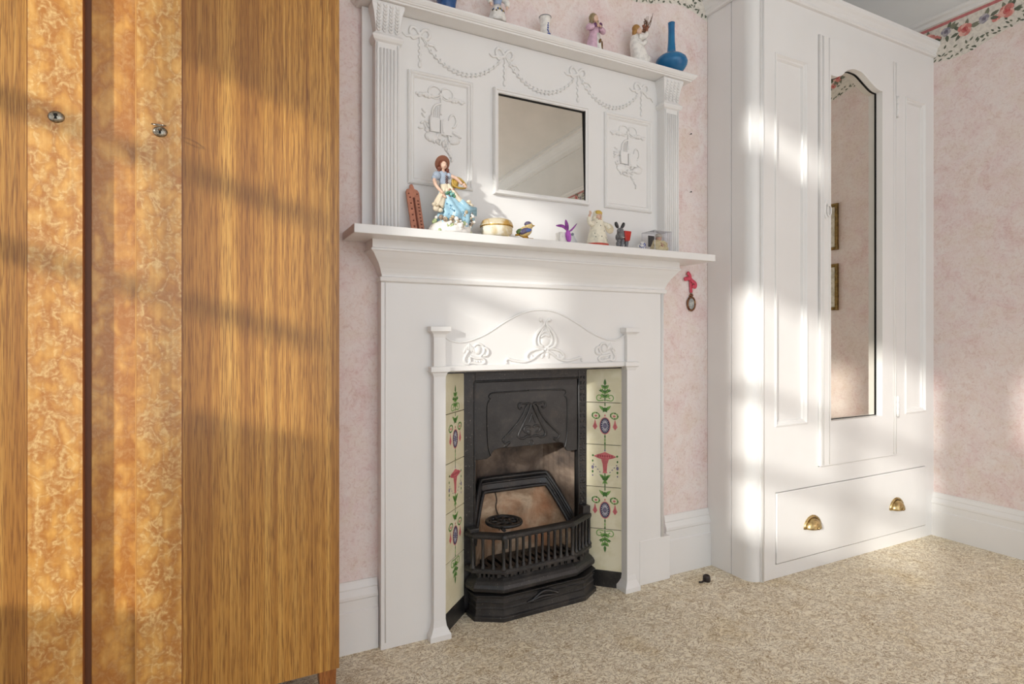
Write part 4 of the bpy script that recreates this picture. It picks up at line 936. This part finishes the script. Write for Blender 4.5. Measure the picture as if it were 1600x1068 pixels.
# donkey
dx_, dy_ = 1.268, 1.640; GREY = m_speck('grey_glaze', (98, 98, 102), (128, 128, 130), 60, .2)
dk = thing('donkey_figurine', 'small grey glazed donkey figurine with red pannier on the mantel shelf', 'figurine', (dx_, dy_, ZS))
b = MB()
b.ball((dx_+.012, dy_+.004, ZS+.042), (.024, .014, .015)); b.ball((dx_-.006, dy_-.002, ZS+.044), (.014, .013, .016)); b.ball((dx_+.030, dy_+.008, ZS+.040), (.011, .012, .014))
for (lx2, ly2, kx2) in ((-.014, -.006, -.002), (.0, -.010, .001), (.026, 0, .003), (.034, .010, .002)):
    b.tube(cr([(dx_+lx2*.8+.004, dy_+ly2, ZS+.036), (dx_+lx2+kx2*.4, dy_+ly2, ZS+.020), (dx_+lx2-kx2, dy_+ly2, ZS+.008), (dx_+lx2, dy_+ly2-.001, ZS)], 4), [.0075-.0002*i for i in range(13)], 8)
b.tube(cr([(dx_-.004, dy_-.002, ZS+.046), (dx_-.010, dy_-.010, ZS+.058), (dx_-.012, dy_-.014, ZS+.066)], 4), .010, 9)
b.tube(cr([(dx_-.011, dy_-.012, ZS+.068), (dx_-.012, dy_-.020, ZS+.056), (dx_-.012, dy_-.026, ZS+.042)], 4), [.0115, .012, .012, .0115, .011, .0105, .010, .0095, .009], 10); b.ball((dx_-.012, dy_-.026, ZS+.041), (.0095, .008, .008))
b.tube(cr([(dx_+.040, dy_+.010, ZS+.046), (dx_+.043, dy_+.010, ZS+.036), (dx_+.042, dy_+.010, ZS+.024)], 4), .002, 6)
b.build('body', GREY, dk)
for sg in (-1, 1):
    b = MB(); q = cr([(dx_-.012+sg*.007, dy_-.012, ZS+.074), (dx_-.012+sg*.014, dy_-.013, ZS+.084), (dx_-.012+sg*.018, dy_-.013, ZS+.094)], 4); b.tube(q, [.0035+.003*math.sin(PI*i/(len(q)-1)) for i in range(len(q))], 8); b.build('ear', C(52, 50, 52, rough=.2), dk)
b = MB(); b.ball((dx_-.012, dy_-.0345, ZS+.038), (.006, .0015, .0015), 0, n=8, k=4)
for sg in (-1, 1): b.ball((dx_-.012+sg*.009, dy_-.022, ZS+.058), (.002, .0015, .002), 1, n=8, k=4)
b.build('face_paint', [C(190, 186, 178, rough=.2), DARK], dk)
b = MB(); b.hexa([(dx_+.008, dy_-.020, ZS+.032), (dx_+.030, dy_-.018, ZS+.032), (dx_+.028, dy_-.006, ZS+.030), (dx_+.010, dy_-.006, ZS+.030)], [(dx_+.002, dy_-.022, ZS+.066), (dx_+.036, dy_-.020, ZS+.066), (dx_+.034, dy_-.002, ZS+.066), (dx_+.004, dy_-.002, ZS+.066)]); b.build('pannier', C(186, 44, 34, rough=.15), dk, bevel=.003)
# blue and white miniature
mx, my = 1.352, 1.622
b = MB(); b.lathe((mx, my, ZS), [(.009, 0), (.011, .008), (.0115, .022), (.008, .028), (.0085, .032)], 16)
for k in range(16):
    a = rnd.uniform(PI, 2*PI); b.ball((mx+.0112*math.cos(a), my+.0112*math.sin(a), ZS+rnd.uniform(.008, .026)), (.0022, .0012, .0028), 1, n=6, k=4)
b.tube(cr([(mx-.010, my, ZS+.022), (mx-.018, my, ZS+.020), (mx-.016, my, ZS+.010), (mx-.010, my, ZS+.008)], 4), .0015, 6)
DELB = C(64, 84, 158, rough=.2)
tag(b.build('miniature_jug', [PORC, DELB]), 'tiny blue and white jug beside the clear box on the mantel', 'jug')
# boxed doll
qx0, qx1, qy0, qy1, qz1 = 1.389, 1.466, 1.598, 1.668, ZS+.073
bxo = thing('clear_display_box', 'small clear plastic box at right end of the mantel holding a doll', 'box', (1.43, 1.63, ZS))
e_ = .0012
for nm, a in (('pane', (qx0, qx1, qy0, qy0+e_, ZS+e_, qz1)), ('pane', (qx0, qx0+e_, qy0+e_, qy1, ZS+e_, qz1)), ('pane', (qx1-e_, qx1, qy0+e_, qy1, ZS+e_, qz1)), ('pane', (qx0, qx1, qy0, qy1, qz1, qz1+e_))): MB().box(*a).build(nm, BOXG, bxo)
MB().box(qx0, qx1, qy0, qy1, ZS, ZS+e_).build('base', BOXG, bxo); 
b = MB()
for x, y in ((qx0, qy0), (qx1, qy0), (qx0, qy1), (qx1, qy1)): b.box(x-.0008, x+.0008, y-.0008, y+.0008, ZS, qz1+e_)
for y in (qy0, qy1): b.box(qx0, qx1, y-.0008, y+.0008, qz1, qz1+.0016)
for x in (qx0, qx1): b.box(x-.0008, x+.0008, qy0, qy1, qz1, qz1+.0016)
b.build('box_edges', C(206, 206, 210, rough=.2), bxo)
MB().box(qx0+.026, qx1-.006, qy1-.006, qy1-.003, ZS+.025, ZS+.066).build('dark_backing', C(48, 42, 42), bxo)
ux, uy, uz = 1.434, 1.632, ZS+e_; YEL = C(222, 206, 156)
dl = thing('doll', 'small seated doll in pale yellow robe inside the clear box', 'doll', (ux, uy, uz))
b = MB(); b.lathe((ux, uy, uz), [(.033, 0), (.035, .008), (.028, .024), (.021, .038), (.010, .046)], 18, sy=.75)
for sg in (-1, 1):
    b.tube(cr([(ux+sg*.016, uy-.002, uz+.038), (ux+sg*.026, uy-.012, uz+.028), (ux+sg*.008, uy-.020, uz+.022)], 4), .0080, 8); b.ball((ux+sg*.020, uy-.016, uz+.013), (.013, .009, .010))
b.build('robe', YEL, dl)
b = MB(); b.ball((ux, uy-.004, uz+.052), (.0105, .010, .011)); b.tube([(ux, uy-.002, uz+.046), (ux, uy-.016, uz+.026)], .006, 8); b.ball((ux, uy-.022, uz+.022), (.006, .005, .005), n=8, k=5)
b.build('body', C(196, 152, 128), dl)
b = MB(); b.ball((ux, uy-.0005, uz+.060), (.0145, .013, .0085)); b.tube([(ux+.0126*math.cos(a*PI/8), uy-.001+.0115*math.sin(a*PI/8), uz+.057) for a in range(16)], .0034, 6, closed=True); b.build('cap', C(186, 178, 162), dl)

# ------------------------------------------------------------------ small things: top shelf
ZT = 1.928
# blue jar (only its foot is in frame)
b = MB(); b.lathe((.632, 1.683, ZT), [(.018, 0), (.024, .004), (.028, .014), (.029, .028), (.034, .055), (.040, .090), (.034, .125), (.022, .145), (.024, .155)], 24)
tag(b.build('blue_jar', m_speck('dark_blue_glaze', (38, 84, 140), (28, 66, 118), 20, .12)), 'dark blue glazed jar cut by picture top on left of overmantel shelf', 'jar')
# dancing girl figurine
ax, ay = .808, 1.685
gf = thing('girl_figurine', 'porcelain girl figurine in spotted white skirt and blue bodice on top shelf', 'figurine', (ax, ay, ZT))
b = MB(); ringloft(b, [(ax, ay, ZT+.018, .030, .026, .07, 8), (ax, ay, ZT+.030, .029, .025, .06, 8), (ax, ay, ZT+.055, .022, .019, .05, 8), (ax, ay, ZT+.072, .013, .012, 0, 8)], 0, 32)
rnd = random.Random(2)
for k in range(12):
    u = -1+2*k/11; z = .052-.006*u*u; rr = .0235; a = -PI/2+u*1.1; b.ball((ax+rr*math.cos(a), ay+.86*rr*math.sin(a), ZT+z+rnd.uniform(-.004, .004)), (.003, .0015, .004), 1+k % 3, n=6, k=4)
b.build('skirt', [PORC, C(84, 70, 40), C(70, 96, 150), C(176, 150, 70)], gf)
b = MB()
for sg in (-1, 1): b.tube([(ax+sg*.010, ay-.008, ZT+.020), (ax+sg*.011, ay-.012, ZT+.006), (ax+sg*.012, ay-.020, ZT+.004)], [.006, .005, .0055], 8)
b.lathe((ax, ay+.002, ZT), [(.024, 0), (.024, .003), (.008, .005), (.008, .03)], 16); b.build('shoes', PORC, gf)
b = MB(); b.lathe((ax, ay, ZT+.070), [(.012, 0), (.013, .012), (.017, .026), (.010, .036)], 16, sy=.8); b.build('bodice', C(150, 168, 200, rough=.2), gf)
b = MB()
for sg in (-1, 1):
    b = MB(); b.tube(cr([(ax+sg*.016, ay, ZT+.098), (ax+sg*.032, ay-.006, ZT+.088), (ax+sg*.030, ay-.010, ZT+.070)], 4), [.008, .0085, .009, .009, .009, .009, .0085, .008, .006], 8); b.build('sleeve', PORC, gf)
b = MB(); b.lathe((ax, ay, ZT+.104), [(.006, 0), (.005, .008)], 10); b.ball((ax, ay-.002, ZT+.124), (.0115, .0115, .0135)); b.ball((ax, ay-.014, ZT+.122), .002)
for sg in (-1, 1): b.ball((ax+sg*.028, ay-.012, ZT+.065), (.004, .004, .005), n=8, k=5); b.tube([(ax, ay, ZT+.106), (ax+sg*.016, ay, ZT+.098), (ax+sg*.030, ay-.007, ZT+.086), (ax+sg*.029, ay-.012, ZT+.066)], .0036, 7)
b.build('body', SKIN, gf)
b = MB(); b.ball((ax, ay+.003, ZT+.128), (.0135, .0125, .0135)); b.build('hair', C(150, 112, 70), gf)
# delft vase
vx, vy = .990, 1.690
b = MB(); b.lathe((vx, vy, ZT), [(.015, 0), (.0185, .003), (.0185, .010), (.016, .028), (.0165, .055), (.019, .075), (.0205, .083), (.0185, .083), (.016, .07), (.015, .03)], 22)
for (u, z, rz) in ((.3, .050, .006), (.3, .042, .007), (.25, .034, .006), (.4, .030, .005), (.6, .024, .006), (.3, .022, .005), (.8, .022, .005), (.5, .018, .004), (.35, .057, .004), (1.0, .026, .004)):
    a = -PI/2+u-.2; b.ball((vx+.0168*math.cos(a), vy+.0168*math.sin(a), ZT+z), (.003, .0012, rz*.6), 1, n=7, k=4)
b.tube([(vx+.0205*math.cos(k*PI/9), vy+.0205*math.sin(k*PI/9), ZT+.083) for k in range(18)], .0011, 5, 2, closed=True)
tag(b.build('bud_vase', [PORC, DELB, C(96, 98, 112, rough=.2)]), 'small white bud vase with blue sprig on overmantel top shelf', 'vase')
# pink coat figurine
fx2, fy2 = 1.192, 1.690; PINK = C(214, 178, 196, rough=.2)
pf2 = thing('boy_figurine', 'porcelain figurine in pink and white coat clasping hands on top shelf', 'figurine', (fx2, fy2, ZT))
b = MB(); b.lathe((fx2-.004, fy2, ZT), [(.028, 0), (.028, .006), (.022, .012), (.018, .03)], 18, sy=.8); b.build('stand', C(220, 212, 200, rough=.2), pf2)
b = MB(); ringloft(b, [(fx2-.010, fy2, ZT+.006, .026, .020, .05, 6), (fx2-.006, fy2, ZT+.040, .023, .018, .05, 6), (fx2, fy2, ZT+.075, .018, .015, .03, 6), (fx2, fy2, ZT+.095, .021, .015, 0, 6), (fx2, fy2, ZT+.108, .015, .011, 0, 6)], 0)
for sg in (-1, 1): b.tube(cr([(fx2+sg*.018, fy2, ZT+.102), (fx2+sg*.032, fy2-.010, ZT+.086), (fx2+sg*.014, fy2-.020, ZT+.090)], 4), [.009, .0095, .010, .010, .010, .010, .009, .008, .007], 9)
b.build('coat', PINK, pf2)
b = MB(); ringloft(b, [(fx2+.010, fy2-.004, ZT+.008, .018, .018, .04, 5), (fx2+.010, fy2-.004, ZT+.040, .017, .016, .04, 5), (fx2+.006, fy2-.003, ZT+.075, .013, .0125, 0, 5)], 0); b.build('apron', PORC, pf2)
b = MB(); b.ball((fx2+.010, fy2-.022, ZT+.044), (.005, .002, .009), rot=Euler((0, .4, 0))); b.ball((fx2+.020, fy2-.019, ZT+.032), (.004, .002, .016)); b.ball((fx2+.022, fy2-.018, ZT+.016), (.004, .002, .010)); b.build('brown_trim', C(110, 76, 36, rough=.2), pf2)
b = MB(); b.ball((fx2-.010, fy2-.021, ZT+.096), (.006, .004, .008)); b.ball((fx2+.014, fy2-.020, ZT+.102), (.007, .004, .008)); b.build('cuffs', C(98, 52, 96, rough=.2), pf2)
b = MB(); b.lathe((fx2, fy2, ZT+.106), [(.006, 0), (.005, .010)], 10); b.ball((fx2+.002, fy2-.004, ZT+.128), (.011, .0105, .0135)); b.ball((fx2+.003, fy2-.0155, ZT+.126), .002)
b.tube([(fx2+.003, fy2-.006, ZT+.116), (fx2+.004, fy2-.020, ZT+.100), (fx2+.005, fy2-.024, ZT+.094)], .004, 8)
for sg in (-1, 1):
    b.ball((fx2+.005+sg*.006, fy2-.024, ZT+.094), (.004, .003, .005), n=8, k=5)
b.build('body', SKIN, pf2)
b = MB(); b.ball((fx2-.002, fy2+.003, ZT+.133), (.017, .014, .017)); b.ball((fx2-.013, fy2, ZT+.118), (.007, .008, .014)); b.ball((fx2+.012, fy2, ZT+.119), (.006, .008, .013)); b.build('hair', C(150, 132, 98, rough=.3), pf2)
# white crouching figure with twigs
ex, ey = 1.388, 1.690
an = thing('praying_figurine', 'white glazed kneeling child figurine with brown hair and twig spray, top shelf', 'figurine', (ex, ey, ZT))
b = MB(); ringloft(b, [(ex+.012, ey, ZT, .036, .026, .04, 5), (ex+.014, ey, ZT+.020, .040, .030, .04, 5), (ex+.006, ey, ZT+.050, .034, .026, .03, 5), (ex-.006, ey, ZT+.080, .028, .021, .02, 5), (ex-.006, ey, ZT+.105, .023, .017, 0, 5), (ex-.010, ey, ZT+.118, .010, .010, 0, 5)], 0)
b.tube(cr([(ex-.008, ey-.014, ZT+.104), (ex+.012, ey-.022, ZT+.104), (ex+.026, ey-.022, ZT+.122)], 4), [.011, .011, .011, .0105, .010, .0095, .009, .008, .007], 9)
b.tube(cr([(ex-.012, ey-.012, ZT+.086), (ex+.006, ey-.022, ZT+.076), (ex+.018, ey-.022, ZT+.090)], 4), .008, 9); b.ball((ex+.034, ey-.010, ZT+.030), (.014, .016, .016)); b.ball((ex+.020, ey-.016, ZT+.010), (.020, .014, .012))
b.build('gown', PORC, an)
b = MB(); b.ball((ex-.004, ey-.010, ZT+.128), (.0125, .012, .0135)); b.ball((ex+.024, ey-.022, ZT+.124), (.005, .004, .006)); b.ball((ex+.002, ey-.021, ZT+.126), .0022); b.build('body', SKIN, an)
b = MB(); b.ball((ex-.011, ey-.004, ZT+.136), (.0165, .015, .016)); b.ball((ex-.019, ey-.003, ZT+.122), (.008, .010, .013)); b.build('hair', C(168, 124, 62, rough=.3), an)
b = MB(); rnd = random.Random(12)
for k in range(9):
    x1, z1 = ex+.040+rnd.uniform(-.022, .02), ZT+.175+rnd.uniform(-.02, .035); z1 = min(z1, ZT+.16+ (x1-ex)*.9)
    q = cr([(ex+.016+rnd.uniform(-.008, .008), ey-.014, ZT+.126), ((ex+.022+x1)/2+rnd.uniform(-.004, .004), ey-.012+rnd.uniform(-.006, .006), ZT+.150), (x1, ey-.010+rnd.uniform(-.012, .012), z1)], 4); b.tube(q, [.0024-.0002*i for i in range(len(q))], 5, 0)
    b.tube([q[5], (q[5][0]+rnd.uniform(-.008, .008), q[5][1], q[5][2]+.012)], .001, 5, 0)
for k in range(10): b.ball((ex+.020+rnd.uniform(-.008, .012), ey-.014+rnd.uniform(-.006, .004), ZT+.138+rnd.uniform(-.010, .012)), (.005, .004, .006), 1, n=7, k=5, rot=Euler((0, rnd.uniform(-1, 1), 0)))
b.build('twig_spray', [C(112, 78, 54, rough=.6), C(140, 84, 60, rough=.6)], an)
# blue bottle vase
BLUE = m_speck('turquoise_blue_glaze', (24, 112, 160), (20, 98, 148), 12, .1)
b = MB(); b.lathe((1.5345, 1.672, ZT), [(.024, 0), (.030, .002), (.046, .010), (.057, .026), (.060, .038), (.056, .051), (.044, .062), (.026, .070), (.018, .076), (.0155, .086), (.0130, .120), (.0120, .160), (.0125, .186), (.0135, .190), (.0105, .190), (.009, .16)], 32)
tag(b.build('bottle_vase', BLUE), 'turquoise blue bottle vase with tall thin neck at right end of top shelf', 'vase')

# ------------------------------------------------------------------ things on the walls and floor
pd = thing('oval_pendant', 'oval framed miniature hanging from a pink ribbon on the wall under the mantel end', 'pendant', (1.692, 1.735, 1.063))
RIB = C(214, 74, 96, rough=.5)
cxp, cyp, czp = 1.692, 1.730, 1.060; R90 = Matrix.Rotation(PI/2, 3, 'X')
b = MB(); b.tube([(cxp+.0195*math.cos(k*PI/12), cyp, czp+.0265*math.sin(k*PI/12)) for k in range(24)], .0042, 8, closed=True); b.ball((cxp, cyp, czp+.034), (.011, .004, .006)); b.tube([(cxp+.004*math.cos(k*PI/6), cyp, czp+.041+.004*math.sin(k*PI/6)) for k in range(12)], .0014, 6, closed=True)
b.build('frame', m_speck('bronze_frame', (104, 64, 46), (150, 110, 70), 90, .3, .6), pd)
b = MB(); b.lathe((cxp, cyp+.004, czp), [(.0195, 0), (.0195, .004), (.010, .006), (.001, .0066)], 24, mat3=R90 @ Matrix.Diagonal((1, 1.36, 1))); b.build('picture', m_speck('painted_miniature', (150, 152, 150), (196, 196, 190), 70, .15), pd)
b = MB()
b.tube(cr([(cxp, cyp, czp+.045), (cxp-.002, cyp, czp+.072), (cxp-.004, cyp, czp+.098)], 4), [.0075]*9, 8, flat=.2, flatdir=(0, 1, 0))
b.tube(cr([(cxp-.004, cyp-.003, czp+.094), (cxp+.018, cyp-.004, czp+.082), (cxp+.017, cyp-.004, czp+.068), (cxp+.002, cyp-.003, czp+.072)], 5), [.0075]*16, 8, flat=.25, flatdir=(0, 1, 0))
for e1 in ((-.040, .096), (-.024, .124)): b.tube(cr([(cxp-.004, cyp-.003, czp+.096), (cxp+e1[0]*.5, cyp-.004, czp+.098+(e1[1]-.098)*.5+.003), (cxp+e1[0], cyp-.003, czp+e1[1])], 5), [.004, .005, .006, .007, .0075, .008, .008, .008, .008, .0075, .007], 8, flat=.22, flatdir=(0, 1, 0))
b.ball((cxp-.003, cyp-.004, czp+.096), (.007, .004, .006)); b.build('ribbon', RIB, pd)
for zz, nm in ((1.740, 'upper'), (1.508, 'lower')):
    b = MB(); b.lathe((1.689, 1.7355, zz), [(.0012, 0), (.0012, .008), (.0028, .0085), (.0028, .0095), (.001, .010)], 10, mat3=R90)
    tag(b.build('nail', DARK), '%s of the two dark nails in pink wall right of the overmantel' % nm, 'nail')
cbx, cby = 1.648, 1.612
b = MB(); b.tube(cr([(cbx-.035, cby-.004, .006), (cbx-.020, cby-.002, .003), (cbx-.006, cby, .006), (cbx+.004, cby, .010)], 4), .0035, 7)
b.lathe((cbx+.006, cby, 0), [(.013, 0), (.0145, .003), (.014, .016), (.012, .022), (.009, .024), (.009, .018)], 14)
tag(b.build('cable_stub', C(44, 34, 32, rough=.5)), 'dark stub of an old cable lying on the beige floor', 'cable')
# two gilt framed pictures on the right wall, seen in the long mirror
PAPERW = m_speck('faded_print', (222, 214, 196), (190, 180, 160), 30, .3)
for nm, z0, z1 in (('upper', 1.400, 1.652), ('lower', 1.072, 1.324)):
    pc = thing('framed_picture', '%s of two gilt framed pictures on right wall seen in the closet mirror' % nm, 'picture', (3.0, .98, (z0+z1)/2))
    y0, y1 = .885, 1.085
    b = MB(); b.loft([[(3.0-h, y0+d, z0+d), (3.0-h, y1-d, z0+d), (3.0-h, y1-d, z1-d), (3.0-h, y0+d, z1-d)] for d, h in [(0, 0), (0, .012), (.003, .016), (.008, .014), (.013, .017), (.017, .010), (.018, .004)]], caps=False, sm=False)
    b.build('frame', m_speck('antique_gilt', (150, 122, 70), (116, 92, 50), 60, .4, .7), pc)
    MB().box(2.9955, 2.999, y0+.015, y1-.015, z0+.015, z1-.015).build('print', PAPERW, pc)

for o in list(bpy.data.objects):
    if '_w' in o: del o['_w']
